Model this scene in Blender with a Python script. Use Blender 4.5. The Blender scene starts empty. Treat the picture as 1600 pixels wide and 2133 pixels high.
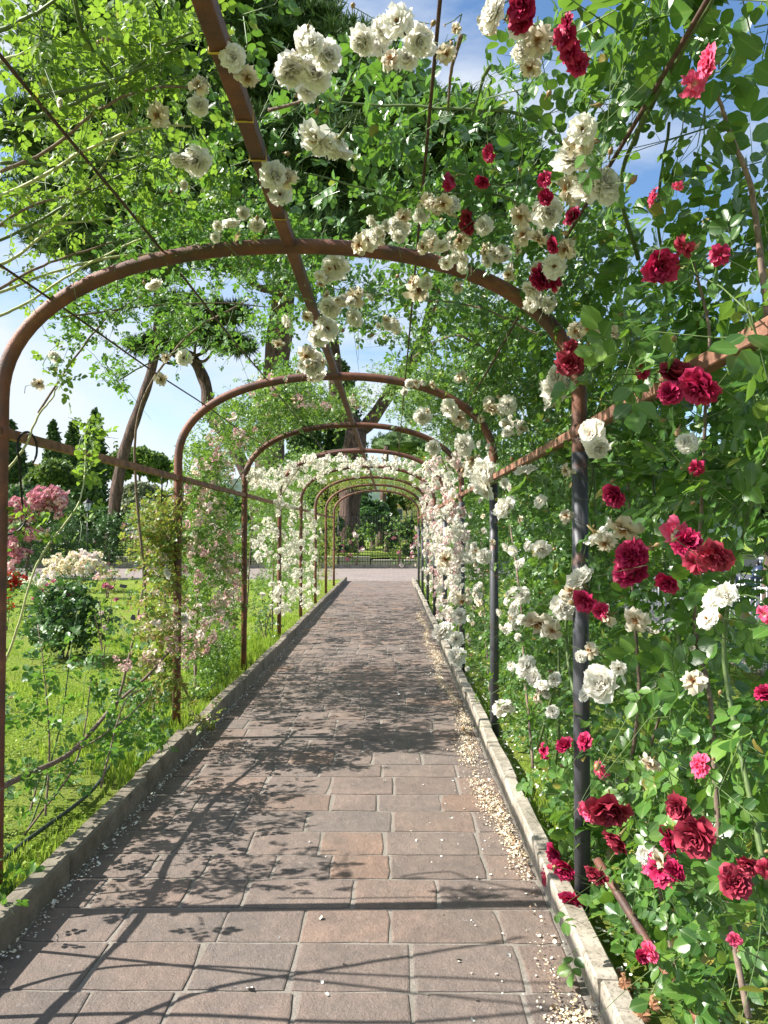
import bpy, math, random
import numpy as np
from mathutils import Vector, Matrix
rng = np.random.default_rng(7); random.seed(7)
SC = bpy.context.scene; COL = SC.collection
PI = math.pi
# ---------------- camera, world, sun, exposure ----------------
F = 1580.0; CX, CY = 800.0, 1066.5; VPX, VPY = 815.0, 1110.0
CAMH = 1.6
yaw = math.atan((VPX-CX)/F); pitch = math.atan((VPY-CY)/F)
cam = bpy.data.cameras.new('camera'); camo = bpy.data.objects.new('camera', cam); COL.objects.link(camo)
cam.sensor_fit = 'VERTICAL'; cam.sensor_height = 24; cam.sensor_width = 18
cam.lens = 24*F/2133; cam.clip_end = 3000; cam.clip_start = 0.02
camo.location = (0, 0, CAMH)
camo.rotation_euler = (PI/2+pitch, 0, yaw)
SC.camera = camo
SUN = Vector((-1.18, -0.05, 1.0)).normalized()       # direction to the sun: high, from the left
elev = math.asin(SUN.z); azim = math.atan2(SUN.x, SUN.y)
w = bpy.data.worlds.new('World'); SC.world = w; w.use_nodes = True
nt = w.node_tree; N = nt.nodes; Lk = nt.links; N.clear()
out = N.new('ShaderNodeOutputWorld'); bg = N.new('ShaderNodeBackground'); bg.inputs['Strength'].default_value = 0.085
sky = N.new('ShaderNodeTexSky'); sky.sky_type = 'NISHITA'; sky.sun_disc = False
sky.sun_elevation = elev; sky.sun_rotation = azim; sky.air_density = 1.0; sky.dust_density = 0.6; sky.ozone_density = 2.0
tc = N.new('ShaderNodeTexCoord'); mp = N.new('ShaderNodeMapping'); mp.inputs['Scale'].default_value = (1.0, 1.0, 2.6); mp.inputs['Location'].default_value = (0.35, 0.1, 0.3)
nz = N.new('ShaderNodeTexNoise'); nz.inputs['Scale'].default_value = 1.7; nz.inputs['Detail'].default_value = 9; nz.inputs['Roughness'].default_value = 0.55; nz.inputs['Distortion'].default_value = 0.35
cr = N.new('ShaderNodeValToRGB'); cr.color_ramp.elements[0].position = 0.40; cr.color_ramp.elements[1].position = 0.57
cr.color_ramp.elements[0].color = (0.0, 0.0, 0.0, 1); cr.color_ramp.elements[1].color = (0.9, 0.9, 0.9, 1)
mx = N.new('ShaderNodeMix'); mx.data_type = 'RGBA'; mx.inputs[7].default_value = (4.6, 4.85, 5.2, 1)
Lk.new(tc.outputs['Generated'], mp.inputs['Vector']); Lk.new(mp.outputs[0], nz.inputs['Vector']); Lk.new(nz.outputs['Fac'], cr.inputs['Fac'])
Lk.new(cr.outputs['Color'], mx.inputs[0]); hs = N.new('ShaderNodeHueSaturation'); hs.inputs['Saturation'].default_value = 1.12; hs.inputs['Value'].default_value = 1.12
Lk.new(sky.outputs[0], hs.inputs['Color']); Lk.new(hs.outputs[0], mx.inputs[6]); Lk.new(mx.outputs[2], bg.inputs['Color']); Lk.new(bg.outputs[0], out.inputs[0])
sl = bpy.data.lights.new('sun', 'SUN'); sl.energy = 5.0; sl.angle = math.radians(0.5); sl.color = (1.0, 0.95, 0.87)
so = bpy.data.objects.new('sun', sl); COL.objects.link(so); so.rotation_euler = SUN.to_track_quat('Z', 'Y').to_euler()
SC.view_settings.view_transform = 'Standard'; SC.view_settings.look = 'None'; SC.view_settings.gamma = 1.0
SC.view_settings.exposure = 1.27
SC.cycles.max_bounces = 8; SC.cycles.transparent_max_bounces = 8; SC.cycles.use_denoising = True

# ---------------- projection helpers (pixels of the 1600x2133 photo) ----------------
RM = np.array(camo.rotation_euler.to_matrix())
def rays(p):
    p = np.atleast_2d(np.asarray(p, float))
    v = np.stack([(p[:, 0]-CX)/F, -(p[:, 1]-CY)/F, -np.ones(len(p))], 1)
    return v @ RM.T
def at(px, py, d):
    r = rays([(px, py)])[0]; r = r/r[1]*d
    return np.array([r[0], r[1], r[2]+CAMH])
def ats(p, d):
    r = rays(p); r = r/r[:, 1:2]*np.reshape(d, (-1, 1)); r[:, 2] += CAMH
    return r
TX, TA, TB, TZ = -0.435, 1.235, 0.66, 2.17   # tunnel centre, half width, arch rise, spring height
def inside(P, off):
    xx = np.abs(P[..., 0]-TX)/(TA+off); zz = np.maximum(P[..., 2]-TZ, 0)/(TB+off)
    return xx**2.2+zz**2.2
def onsurf(p, off=0.0, zmin=0.08):
    r = rays(p); r /= np.linalg.norm(r, axis=1, keepdims=True)
    off = np.broadcast_to(np.asarray(off, float), (len(r),))
    lo = np.zeros(len(r)); hi = np.full(len(r), 70.0)
    for _ in range(40):
        mid = (lo+hi)/2; P = r*mid[:, None]; P[:, 2] += CAMH
        ins = inside(P, off) < 1
        lo = np.where(ins, mid, lo); hi = np.where(ins, hi, mid)
    P = r*lo[:, None]; P[:, 2] += CAMH
    P[:, 2] = np.maximum(P[:, 2], zmin)
    return P
def inward(P):
    dx = (P[:, 0]-TX)/TA; dz = np.maximum(P[:, 2]-TZ, 0)/TB
    n = np.stack([-dx, np.zeros(len(P)), -dz], 1)
    return n/np.maximum(np.linalg.norm(n, axis=1, keepdims=True), 1e-6)
def nrm(v):
    return v/np.maximum(np.linalg.norm(v, axis=-1, keepdims=True), 1e-9)

# ---------------- mesh helpers ----------------
class Buf:
    def __init__(s): s.v = []; s.t = []; s.q = []; s.tm = []; s.qm = []; s.uv = []; s.n = 0
    def add(s, v, tris=None, quads=None, uv=None, mi=0):
        v = np.asarray(v, float).reshape(-1, 3)
        if tris is not None and len(tris): s.t.append(np.asarray(tris).reshape(-1, 3)+s.n); s.tm.append(np.full(len(s.t[-1]), mi))
        if quads is not None and len(quads): s.q.append(np.asarray(quads).reshape(-1, 4)+s.n); s.qm.append(np.full(len(s.q[-1]), mi))
        s.v.append(v); s.uv.append(np.zeros((len(v), 2)) if uv is None else np.asarray(uv, float).reshape(-1, 2)); s.n += len(v)
    def mesh(s, name, mats, smooth=True):
        me = bpy.data.meshes.new(name)
        if s.n == 0: return me
        v = np.concatenate(s.v); uv = np.concatenate(s.uv)
        t = np.concatenate(s.t) if s.t else np.zeros((0, 3), int); q = np.concatenate(s.q) if s.q else np.zeros((0, 4), int)
        loops = np.concatenate([t.ravel(), q.ravel()]).astype(np.int32)
        me.vertices.add(len(v)); me.vertices.foreach_set('co', v.astype(np.float32).ravel())
        me.loops.add(len(loops)); me.loops.foreach_set('vertex_index', loops)
        me.polygons.add(len(t)+len(q))
        tot = np.concatenate([np.full(len(t), 3), np.full(len(q), 4)]).astype(np.int32)
        st = np.concatenate([[0], np.cumsum(tot)[:-1]]).astype(np.int32)
        me.polygons.foreach_set('loop_start', st); me.polygons.foreach_set('loop_total', tot)
        mi = np.concatenate([*(s.tm or []), *(s.qm or [])]).astype(np.int32)
        me.polygons.foreach_set('material_index', mi)
        me.polygons.foreach_set('use_smooth', np.full(len(tot), smooth))
        ul = me.uv_layers.new(name='UVMap'); ul.data.foreach_set('uv', uv[loops].astype(np.float32).ravel())
        for m in (mats if isinstance(mats, (list, tuple)) else [mats]): me.materials.append(m)
        me.update(calc_edges=True); me.validate()
        return me
    def build(s, name, mats, parent=None, smooth=True):
        o = bpy.data.objects.new(name, s.mesh(name, mats, smooth)); COL.objects.link(o)
        if parent is not None:
            o.parent = parent; o.matrix_parent_inverse = Matrix.Translation(parent.location).inverted()
        return o
def part(name, me, parent):
    o = bpy.data.objects.new(name, me); COL.objects.link(o); o.parent = parent
    if parent is not None: o.matrix_parent_inverse = Matrix.Translation(parent.location).inverted()
    return o
def tag(o, label=None, cat=None, group=None, kind=None):
    if label: o['label'] = label
    if cat: o['category'] = cat
    if group: o['group'] = group
    if kind: o['kind'] = kind
    return o
def empty(name, loc, label, cat, group=None):
    o = bpy.data.objects.new(name, None); COL.objects.link(o); o.location = [float(x) for x in loc]; o.empty_display_size = 0.1
    return tag(o, label, cat, group)
def box(b, c, s, mi=0, bev=0.0, rot=None, jit=0.0):
    c = np.array(c, float); s = np.array(s, float)/2
    if bev <= 0:
        v = np.array([[x, y, z] for x in (-1, 1) for y in (-1, 1) for z in (-1, 1)])*s
        q = [(0, 1, 3, 2), (4, 6, 7, 5), (0, 4, 5, 1), (2, 3, 7, 6), (0, 2, 6, 4), (1, 5, 7, 3)]
        if jit: v = v+rng.normal(0, jit, v.shape)
        if rot is not None: v = v @ np.array(rot).T
        b.add(v+c, quads=q, mi=mi)
    else:   # chamfered box
        v = []; idx = {}
        for x in (-1, 1):
            for y in (-1, 1):
                for z in (-1, 1):
                    for a in range(3):
                        p = np.array([x, y, z])*(s-bev); p[a] = np.array([x, y, z])[a]*s[a]
                        idx[(x, y, z, a)] = len(v); v.append(p)
        q = []; t = []
        for a in range(3):
            o1, o2 = [i for i in range(3) if i != a]
            for sg in (-1, 1):
                f = []
                for u, w_ in ((-1, -1), (1, -1), (1, 1), (-1, 1)):
                    k = [0, 0, 0]; k[a] = sg; k[o1] = u; k[o2] = w_; f.append(idx[(*k, a)])
                q.append(f)
            for u in (-1, 1):
                for w_ in (-1, 1):
                    k1 = [0, 0, 0]; k2 = [0, 0, 0]; k1[a] = -1; k2[a] = 1; k1[o1] = k2[o1] = u; k1[o2] = k2[o2] = w_
                    q.append([idx[(*k1, o1)], idx[(*k2, o1)], idx[(*k2, o2)], idx[(*k1, o2)]])
        for x in (-1, 1):
            for y in (-1, 1):
                for z in (-1, 1): t.append([idx[(x, y, z, 0)], idx[(x, y, z, 1)], idx[(x, y, z, 2)]])
        v = np.array(v)
        if jit:
            jj = rng.normal(0, jit, (8, 3)); v = v+np.repeat(jj, 3, axis=0)
        if rot is not None: v = v @ np.array(rot).T
        b.add(v+c, tris=t, quads=q, mi=mi)
def smoothline(pts, n=6):
    P = [np.array(p, float) for p in pts]
    if len(P) < 3: return np.array(P)
    P = [2*P[0]-P[1]]+P+[2*P[-1]-P[-2]]; o = []
    for i in range(1, len(P)-2):
        for k in range(n):
            t = k/n; a, b_, c, d = P[i-1], P[i], P[i+1], P[i+2]
            o.append(0.5*((2*b_)+(-a+c)*t+(2*a-5*b_+4*c-d)*t*t+(-a+3*b_-3*c+d)*t**3))
    o.append(P[-2]); return np.array(o)
def tube(b, pts, r, sides=6, mi=0, cap=True, square=False):
    P = np.asarray(pts, float); n = len(P); r = np.broadcast_to(np.asarray(r, float), (n,))
    T = np.gradient(P, axis=0); T = nrm(T)
    up = np.array([0, 0, 1.0]) if abs(T[0][2]) < 0.9 else np.array([0, 1.0, 0])
    N0 = nrm(np.cross(np.cross(T[0], up), T[0])); Ns = [N0]
    for i in range(1, n):
        v = Ns[-1]-T[i]*np.dot(Ns[-1], T[i]); Ns.append(nrm(v))
    Ns = np.array(Ns); B = np.cross(T, Ns)
    a = np.arange(sides)/sides*2*PI+(PI/4 if square else 0)
    ring = np.cos(a)[None, :, None]*Ns[:, None, :]+np.sin(a)[None, :, None]*B[:, None, :]
    v = P[:, None, :]+ring*r[:, None, None]
    i = np.arange(n-1)[:, None]*sides; j = np.arange(sides)[None, :]; j2 = (j+1) % sides
    q = np.stack([i+j, i+j2, i+sides+j2, i+sides+j], -1).reshape(-1, 4)
    L = np.concatenate([[0], np.cumsum(np.linalg.norm(np.diff(P, axis=0), axis=1))])
    uv = np.stack([np.repeat(L, sides), np.tile(np.arange(sides)/sides, n)], 1)
    v = v.reshape(-1, 3); t = []
    if cap:
        v = np.concatenate([v, P[:1], P[-1:]]); uv = np.concatenate([uv, [[0, 0], [0, 0]]])
        for k in range(sides):
            t.append((n*sides, (k+1) % sides, k)); t.append((n*sides+1, (n-1)*sides+k, (n-1)*sides+(k+1) % sides))
    b.add(v, tris=t, quads=q, uv=uv, mi=mi)
def inst(b, tv, tt, tq, tuv, O, D, S, Nn, L, mi=0):
    M = len(O)
    if M == 0: return
    L = np.broadcast_to(np.asarray(L, float), (M,))
    v = O[:, None, :]+L[:, None, None]*(tv[None, :, 0:1]*D[:, None, :]+tv[None, :, 1:2]*S[:, None, :]+tv[None, :, 2:3]*Nn[:, None, :])
    k = len(tv); off = (np.arange(M)*k)[:, None, None]
    t = (np.asarray(tt)[None]+off).reshape(-1, 3) if len(tt) else None
    q = (np.asarray(tq)[None]+off).reshape(-1, 4) if len(tq) else None
    b.add(v.reshape(-1, 3), t, q, np.tile(tuv, (M, 1)), mi)

# ---------------- materials ----------------
def mat(name):
    m = bpy.data.materials.new(name); m.use_nodes = True
    nt = m.node_tree; p = nt.nodes['Principled BSDF']; return m, nt, p
def nd(nt, t, **kw):
    n = nt.nodes.new(t)
    for k, v in kw.items():
        if k in n.inputs.keys(): n.inputs[k].default_value = v
        else: setattr(n, k, v)
    return n
def ramp(nt, fac, stops):
    r = nt.nodes.new('ShaderNodeValToRGB'); e = r.color_ramp.elements
    while len(e) < len(stops): e.new(0.5)
    for x, (p, c) in zip(e, stops): x.position = p; x.color = (*c, 1)
    nt.links.new(fac, r.inputs['Fac']); return r.outputs['Color']
def mixc(nt, fac, a, b, mode='MIX'):
    m = nt.nodes.new('ShaderNodeMix'); m.data_type = 'RGBA'; m.blend_type = mode
    for i, x in ((0, fac), (6, a), (7, b)):
        if isinstance(x, (int, float)): m.inputs[i].default_value = x
        elif isinstance(x, tuple): m.inputs[i].default_value = (*x, 1)
        else: nt.links.new(x, m.inputs[i])
    return m.outputs[2]
def mth(nt, op, a, b=None):
    m = nt.nodes.new('ShaderNodeMath'); m.operation = op
    for i, x in ((0, a), (1, b)):
        if x is None: continue
        if isinstance(x, (int, float)): m.inputs[i].default_value = x
        else: nt.links.new(x, m.inputs[i])
    return m.outputs[0]
def noise(nt, scale, detail=4, rough=0.6, coord='Object', dist=0.0, vec=None):
    n = nd(nt, 'ShaderNodeTexNoise', Scale=scale, Detail=detail, Roughness=rough, Distortion=dist)
    if vec is None:
        t = nt.nodes.new('ShaderNodeTexCoord'); vec = t.outputs[coord]
    nt.links.new(vec, n.inputs['Vector']); return n.outputs['Fac']
def bump(nt, p, h, strength=0.3, dist=0.01):
    b = nd(nt, 'ShaderNodeBump', Strength=strength, Distance=dist); nt.links.new(h, b.inputs['Height']); nt.links.new(b.outputs[0], p.inputs['Normal'])
def leafmat(name, cols, rough=0.42, tr=0.35, trc=(0.35, 0.55, 0.06), veins=False, spec=0.5):
    m, nt, p = mat(name)
    g = nt.nodes.new('ShaderNodeNewGeometry')
    c = ramp(nt, g.outputs['Random Per Island'], [(0.975*i/max(1, len(cols)-1), x) for i, x in enumerate(cols)]+([(0.988, (0.30, 0.28, 0.05)), (1.0, (0.26, 0.15, 0.05))] if veins else []))
    if veins:
        uv = nt.nodes.new('ShaderNodeUVMap'); sp = nt.nodes.new('ShaderNodeSeparateXYZ'); nt.links.new(uv.outputs[0], sp.inputs[0])
        av = mth(nt, 'ABSOLUTE', sp.outputs[1])
        mid = mth(nt, 'LESS_THAN', av, 0.035)
        s = mth(nt, 'SUBTRACT', mth(nt, 'MULTIPLY', sp.outputs[0], 9.0), mth(nt, 'MULTIPLY', av, 7.0))
        ve = mth(nt, 'LESS_THAN', mth(nt, 'FRACT', s), 0.14)
        allv = mth(nt, 'MAXIMUM', mid, mth(nt, 'MULTIPLY', ve, 0.35))
        c = mixc(nt, mth(nt, 'MULTIPLY', allv, 0.22), c, (0.26, 0.36, 0.10))
        bump(nt, p, mth(nt, 'SUBTRACT', mth(nt, 'FRACT', s), mth(nt, 'MULTIPLY', mid, 1.0)), 0.35, 0.002)
    nt.links.new(c, p.inputs['Base Color']); p.inputs['Roughness'].default_value = rough
    p.inputs['Specular IOR Level'].default_value = spec
    t = nt.nodes.new('ShaderNodeBsdfTranslucent'); tcx = mixc(nt, 1.0, c, trc, 'MULTIPLY')
    tcx = mixc(nt, 0.6, tcx, tuple(x for x in trc)); 
    hs = nt.nodes.new('ShaderNodeMix'); hs.data_type = 'RGBA'
    nt.links.new(mixc(nt, 0.5, c, trc), t.inputs['Color'])
    ms = nt.nodes.new('ShaderNodeMixShader'); ms.inputs[0].default_value = tr
    nt.links.new(p.outputs[0], ms.inputs[1]); nt.links.new(t.outputs[0], ms.inputs[2])
    nt.links.new(ms.outputs[0], nt.nodes['Material Output'].inputs['Surface'])
    return m
def petalmat(name, base, mid, tip, rough=0.6, tr=0.3, vary=0.15):
    m, nt, p = mat(name)
    uv = nt.nodes.new('ShaderNodeUVMap'); sp = nt.nodes.new('ShaderNodeSeparateXYZ'); nt.links.new(uv.outputs[0], sp.inputs[0])
    c = ramp(nt, sp.outputs[0], [(0.0, base), (0.45, mid), (1.0, tip)])
    g = nt.nodes.new('ShaderNodeNewGeometry'); oi = nt.nodes.new('ShaderNodeObjectInfo')
    r = mth(nt, 'FRACT', mth(nt, 'ADD', g.outputs['Random Per Island'], oi.outputs['Random']))
    hsv = nt.nodes.new('ShaderNodeHueSaturation'); nt.links.new(c, hsv.inputs['Color'])
    nt.links.new(mth(nt, 'ADD', mth(nt, 'MULTIPLY', r, 2*vary), 1-vary*1.3), hsv.inputs['Value'])
    nt.links.new(hsv.outputs[0], p.inputs['Base Color']); p.inputs['Roughness'].default_value = rough; p.inputs['Specular IOR Level'].default_value = 0.25
    t = nt.nodes.new('ShaderNodeBsdfTranslucent'); nt.links.new(hsv.outputs[0], t.inputs['Color'])
    ms = nt.nodes.new('ShaderNodeMixShader'); ms.inputs[0].default_value = tr
    nt.links.new(p.outputs[0], ms.inputs[1]); nt.links.new(t.outputs[0], ms.inputs[2])
    nt.links.new(ms.outputs[0], nt.nodes['Material Output'].inputs['Surface'])
    return m
def barkmat(name, a, b, scale=20, stretch=0.2, bs=0.6, bd=0.02):
    m, nt, p = mat(name)
    t = nt.nodes.new('ShaderNodeTexCoord'); mp = nt.nodes.new('ShaderNodeMapping'); mp.inputs['Scale'].default_value = (1, 1, stretch)
    nt.links.new(t.outputs['Object'], mp.inputs['Vector'])
    n = noise(nt, scale, 8, 0.7, vec=mp.outputs[0])
    nt.links.new(ramp(nt, n, [(0.35, a), (0.65, b)]), p.inputs['Base Color']); p.inputs['Roughness'].default_value = 0.9
    bump(nt, p, n, bs, bd); return m
def plain(name, col, rough=0.6, metal=0.0, nscale=30, var=0.25, bs=0.2):
    m, nt, p = mat(name)
    n = noise(nt, nscale, 5)
    d = tuple(c*(1-var) for c in col); e = tuple(min(1, c*(1+var)) for c in col)
    nt.links.new(ramp(nt, n, [(0.3, d), (0.7, e)]), p.inputs['Base Color']); p.inputs['Roughness'].default_value = rough; p.inputs['Metallic'].default_value = metal
    bump(nt, p, n, bs, 0.003); return m
M = {}
M['leaf_dark'] = leafmat('leaf_dark', [(0.022, 0.075, 0.014), (0.055, 0.145, 0.024), (0.090, 0.200, 0.032), (0.034, 0.10, 0.026), (0.15, 0.27, 0.045)], rough=0.34, tr=0.30, trc=(0.34, 0.62, 0.05), veins=True, spec=0.55)
M['leaf_mid'] = leafmat('leaf_mid', [(0.035, 0.105, 0.022), (0.055, 0.15, 0.028), (0.085, 0.20, 0.035), (0.04, 0.12, 0.025)], tr=0.36, trc=(0.30, 0.60, 0.05), veins=True)
M['leaf_lime'] = leafmat('leaf_lime', [(0.04, 0.11, 0.02), (0.09, 0.20, 0.025), (0.15, 0.28, 0.03), (0.035, 0.095, 0.02), (0.22, 0.34, 0.04), (0.05, 0.13, 0.03)], tr=0.42, trc=(0.42, 0.66, 0.05), veins=True)
M['leaf_small'] = leafmat('leaf_small', [(0.035, 0.10, 0.02), (0.06, 0.15, 0.025), (0.10, 0.21, 0.03), (0.17, 0.27, 0.04)], tr=0.36, trc=(0.36, 0.60, 0.05))
M['leaf_bronze'] = leafmat('leaf_bronze', [(0.05, 0.12, 0.02), (0.10, 0.20, 0.03), (0.20, 0.26, 0.04), (0.26, 0.12, 0.05), (0.12, 0.22, 0.03)], tr=0.38, trc=(0.5, 0.6, 0.08))
M['leaf_yellow'] = leafmat('leaf_yellow', [(0.05, 0.12, 0.02), (0.12, 0.20, 0.03), (0.30, 0.32, 0.05)], tr=0.4, trc=(0.6, 0.65, 0.06))
M['stem_green'] = plain('stem_green', (0.09, 0.14, 0.04), 0.6, nscale=60)
M['stem_pale'] = plain('stem_pale', (0.42, 0.44, 0.20), 0.6, nscale=60)
M['stem_brown'] = barkmat('stem_brown', (0.10, 0.065, 0.05), (0.26, 0.19, 0.15), 90, 0.3, 0.5, 0.003)
M['white'] = petalmat('petal_white', (0.84, 0.78, 0.58), (0.91, 0.88, 0.78), (0.93, 0.91, 0.85), vary=0.04, tr=0.5)
M['spent'] = petalmat('petal_spent', (0.36, 0.20, 0.08), (0.72, 0.60, 0.42), (0.82, 0.76, 0.62), vary=0.2)
M['stamen'] = plain('dry_stamen', (0.42, 0.22, 0.08), 0.9, nscale=200, var=0.5)
M['crimson'] = petalmat('petal_crimson', (0.20, 0.002, 0.018), (0.38, 0.004, 0.05), (0.52, 0.03, 0.12), rough=0.5, tr=0.2, vary=0.25)
M['faded'] = petalmat('petal_faded_crimson', (0.24, 0.003, 0.02), (0.31, 0.010, 0.04), (0.40, 0.05, 0.085), rough=0.6, tr=0.2, vary=0.25)
M['hotpink'] = petalmat('petal_hotpink', (0.85, 0.60, 0.45), (0.82, 0.07, 0.20), (0.86, 0.16, 0.30), tr=0.3, vary=0.12)
M['pink'] = petalmat('petal_pink', (0.88, 0.78, 0.70), (0.82, 0.58, 0.57), (0.76, 0.44, 0.46), vary=0.2)
M['blush'] = petalmat('petal_blush', (0.90, 0.80, 0.68), (0.90, 0.82, 0.76), (0.88, 0.74, 0.70), vary=0.12)
M['rose_pink'] = petalmat('petal_rose_pink', (0.80, 0.56, 0.56), (0.70, 0.32, 0.38), (0.62, 0.22, 0.30), vary=0.25)
M['cream'] = petalmat('petal_cream', (0.85, 0.62, 0.35), (0.88, 0.80, 0.60), (0.88, 0.80, 0.62), vary=0.1)
M['scarlet'] = petalmat('petal_scarlet', (0.6, 0.02, 0.01), (0.72, 0.03, 0.02), (0.72, 0.05, 0.03), vary=0.2)
M['dry'] = petalmat('dry_bract', (0.30, 0.14, 0.07), (0.36, 0.18, 0.10), (0.45, 0.26, 0.14), vary=0.3)
M['bud'] = leafmat('bud_green', [(0.16, 0.20, 0.06), (0.30, 0.16, 0.08), (0.2, 0.26, 0.08)], tr=0.1)
# rusty painted tube
m, nt, p = mat('rusty_paint')
n1 = noise(nt, 6, 6, 0.65); n2 = noise(nt, 55, 5, 0.6)
c = ramp(nt, n1, [(0.32, (0.075, 0.045, 0.038)), (0.45, (0.13, 0.056, 0.038)), (0.56, (0.18, 0.068, 0.040)), (0.70, (0.26, 0.11, 0.055))])
c = mixc(nt, ramp(nt, n2, [(0.58, (0, 0, 0)), (0.72, (0.7, 0.7, 0.7))]), c, (0.10, 0.085, 0.085))
nt.links.new(c, p.inputs['Base Color']); p.inputs['Roughness'].default_value = 0.62; p.inputs['Metallic'].default_value = 0.15
n6 = noise(nt, 160, 3, 0.5)
c = mixc(nt, ramp(nt, n6, [(0.60, (0, 0, 0)), (0.68, (0.6, 0.6, 0.6))]), c, (0.07, 0.035, 0.03)); nt.links.new(c, p.inputs['Base Color'])
bump(nt, p, mth(nt, 'ADD', n2, n6), 0.5, 0.003); M['rust'] = m
m, nt, p = mat('post_shade_grey')  # blue-grey puts shade and bluish reflection into the colour, with rust flecks
tcn = nt.nodes.new('ShaderNodeTexCoord'); sp = nt.nodes.new('ShaderNodeSeparateXYZ'); nt.links.new(tcn.outputs['Object'], sp.inputs[0])
n1 = noise(nt, 5, 5); n2 = noise(nt, 60, 4)
hz = mth(nt, 'ADD', mth(nt, 'MULTIPLY', n1, 0.9), mth(nt, 'MULTIPLY', sp.outputs[2], -0.0))
c = ramp(nt, hz, [(0.30, (0.14, 0.07, 0.055)), (0.38, (0.062, 0.062, 0.072)), (0.7, (0.095, 0.098, 0.115))])
c = mixc(nt, ramp(nt, n2, [(0.62, (0, 0, 0)), (0.78, (0.35, 0.35, 0.35))]), c, (0.16, 0.09, 0.07))
nt.links.new(c, p.inputs['Base Color']); p.inputs['Roughness'].default_value = 0.5; p.inputs['Metallic'].default_value = 0.2
bump(nt, p, n2, 0.2, 0.002); M['post'] = m
M['rod'] = plain('rod_rust', (0.085, 0.045, 0.035), 0.7, 0.2, 60, 0.4)
M['railrust'] = plain('rail_rust', (0.24, 0.115, 0.075), 0.7, 0.1, 14, 0.6)
M['tie'] = plain('yellow_tie', (0.55, 0.38, 0.05), 0.6)
M['teal'] = plain('teal_wire', (0.03, 0.24, 0.20), 0.4)
M['black'] = plain('black_metal', (0.012, 0.013, 0.014), 0.45, 0.3)
M['iron'] = plain('dark_iron', (0.045, 0.045, 0.042), 0.6, 0.4)
M['galv'] = plain('galvanised', (0.42, 0.44, 0.46), 0.45, 0.6)
M['hose'] = plain('hose', (0.02, 0.03, 0.025), 0.45)
M['glass'] = plain('lantern_glass', (0.55, 0.60, 0.66), 0.15, 0.0)
M['pinebark'] = barkmat('pine_bark', (0.025, 0.015, 0.013), (0.22, 0.14, 0.11), 9, 0.16, 1.0, 0.25)
M['bark'] = barkmat('bark', (0.05, 0.035, 0.025), (0.16, 0.11, 0.08), 6, 0.2, 0.9, 0.05)
M['needle'] = leafmat('pine_needles', [(0.034, 0.068, 0.026), (0.058, 0.108, 0.034), (0.095, 0.155, 0.05)], rough=0.6, tr=0.12, trc=(0.10, 0.18, 0.04), spec=0.2)
M['cypress'] = leafmat('cypress_leaf', [(0.030, 0.070, 0.024), (0.058, 0.115, 0.034), (0.085, 0.15, 0.045)], rough=0.6, tr=0.1, trc=(0.1, 0.2, 0.04), spec=0.2)
M['tree_mid'] = leafmat('tree_leaf', [(0.05, 0.105, 0.028), (0.085, 0.16, 0.04), (0.13, 0.21, 0.05)], rough=0.55, tr=0.25, trc=(0.3, 0.45, 0.06), spec=0.3)
M['tree_olive'] = leafmat('olive_leaf', [(0.11, 0.15, 0.08), (0.18, 0.22, 0.13), (0.25, 0.28, 0.19)], rough=0.55, tr=0.2, trc=(0.3, 0.35, 0.15), spec=0.3)
M['hedge_dark'] = leafmat('hedge_dark', [(0.025, 0.070, 0.024), (0.05, 0.115, 0.034), (0.09, 0.18, 0.05)], rough=0.4, tr=0.2, trc=(0.15, 0.35, 0.05))
M['grass'] = leafmat('grass_blade', [(0.09, 0.19, 0.025), (0.20, 0.33, 0.03), (0.32, 0.42, 0.05), (0.13, 0.25, 0.03), (0.40, 0.44, 0.12)], rough=0.5, tr=0.4, trc=(0.45, 0.62, 0.06), spec=0.3)
# lawn
m, nt, p = mat('lawn')
n1 = noise(nt, 1.3, 6, 0.65); n2 = noise(nt, 30, 8, 0.75)
c = ramp(nt, n2, [(0.28, (0.05, 0.10, 0.012)), (0.5, (0.20, 0.30, 0.035)), (0.74, (0.36, 0.44, 0.07))])
c = mixc(nt, ramp(nt, n1, [(0.40, (0, 0, 0)), (0.7, (0.7, 0.7, 0.7))]), c, (0.27, 0.27, 0.09))
nt.links.new(c, p.inputs['Base Color']); p.inputs['Roughness'].default_value = 0.95; p.inputs['Specular IOR Level'].default_value = 0.1
bump(nt, p, n2, 1.0, 0.06); M['lawn'] = m
# soil
M['soil'] = plain('soil', (0.14, 0.095, 0.06), 0.95, 0, 12, 0.4, 0.8)
# paving stone
m, nt, p = mat('porphyry_slab')
g = nt.nodes.new('ShaderNodeNewGeometry')
c = ramp(nt, g.outputs['Random Per Island'], [(0.0, (0.190, 0.158, 0.142)), (0.25, (0.212, 0.172, 0.152)), (0.5, (0.190, 0.162, 0.148)), (0.75, (0.226, 0.173, 0.146)), (0.92, (0.170, 0.144, 0.132)), (1.0, (0.255, 0.178, 0.138))])
n1 = noise(nt, 4, 6, 0.6); n2 = noise(nt, 140, 4, 0.75); n3 = noise(nt, 14, 8, 0.7)
c = mixc(nt, 0.75, c, ramp(nt, n1, [(0.3, (0.72, 0.74, 0.76)), (0.7, (1.2, 1.14, 1.1))]), 'MULTIPLY')
c = mixc(nt, 0.9, c, ramp(nt, n2, [(0.3, (0.66, 0.66, 0.66)), (0.75, (1.4, 1.35, 1.3))]), 'MULTIPLY')
c = mixc(nt, 0.6, c, ramp(nt, n3, [(0.3, (0.72, 0.74, 0.76)), (0.72, (1.3, 1.24, 1.18))]), 'MULTIPLY')
nt.links.new(c, p.inputs['Base Color']); p.inputs['Roughness'].default_value = 0.72; p.inputs['Specular IOR Level'].default_value = 0.3
n4 = noise(nt, 0.9, 6, 0.7)
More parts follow.
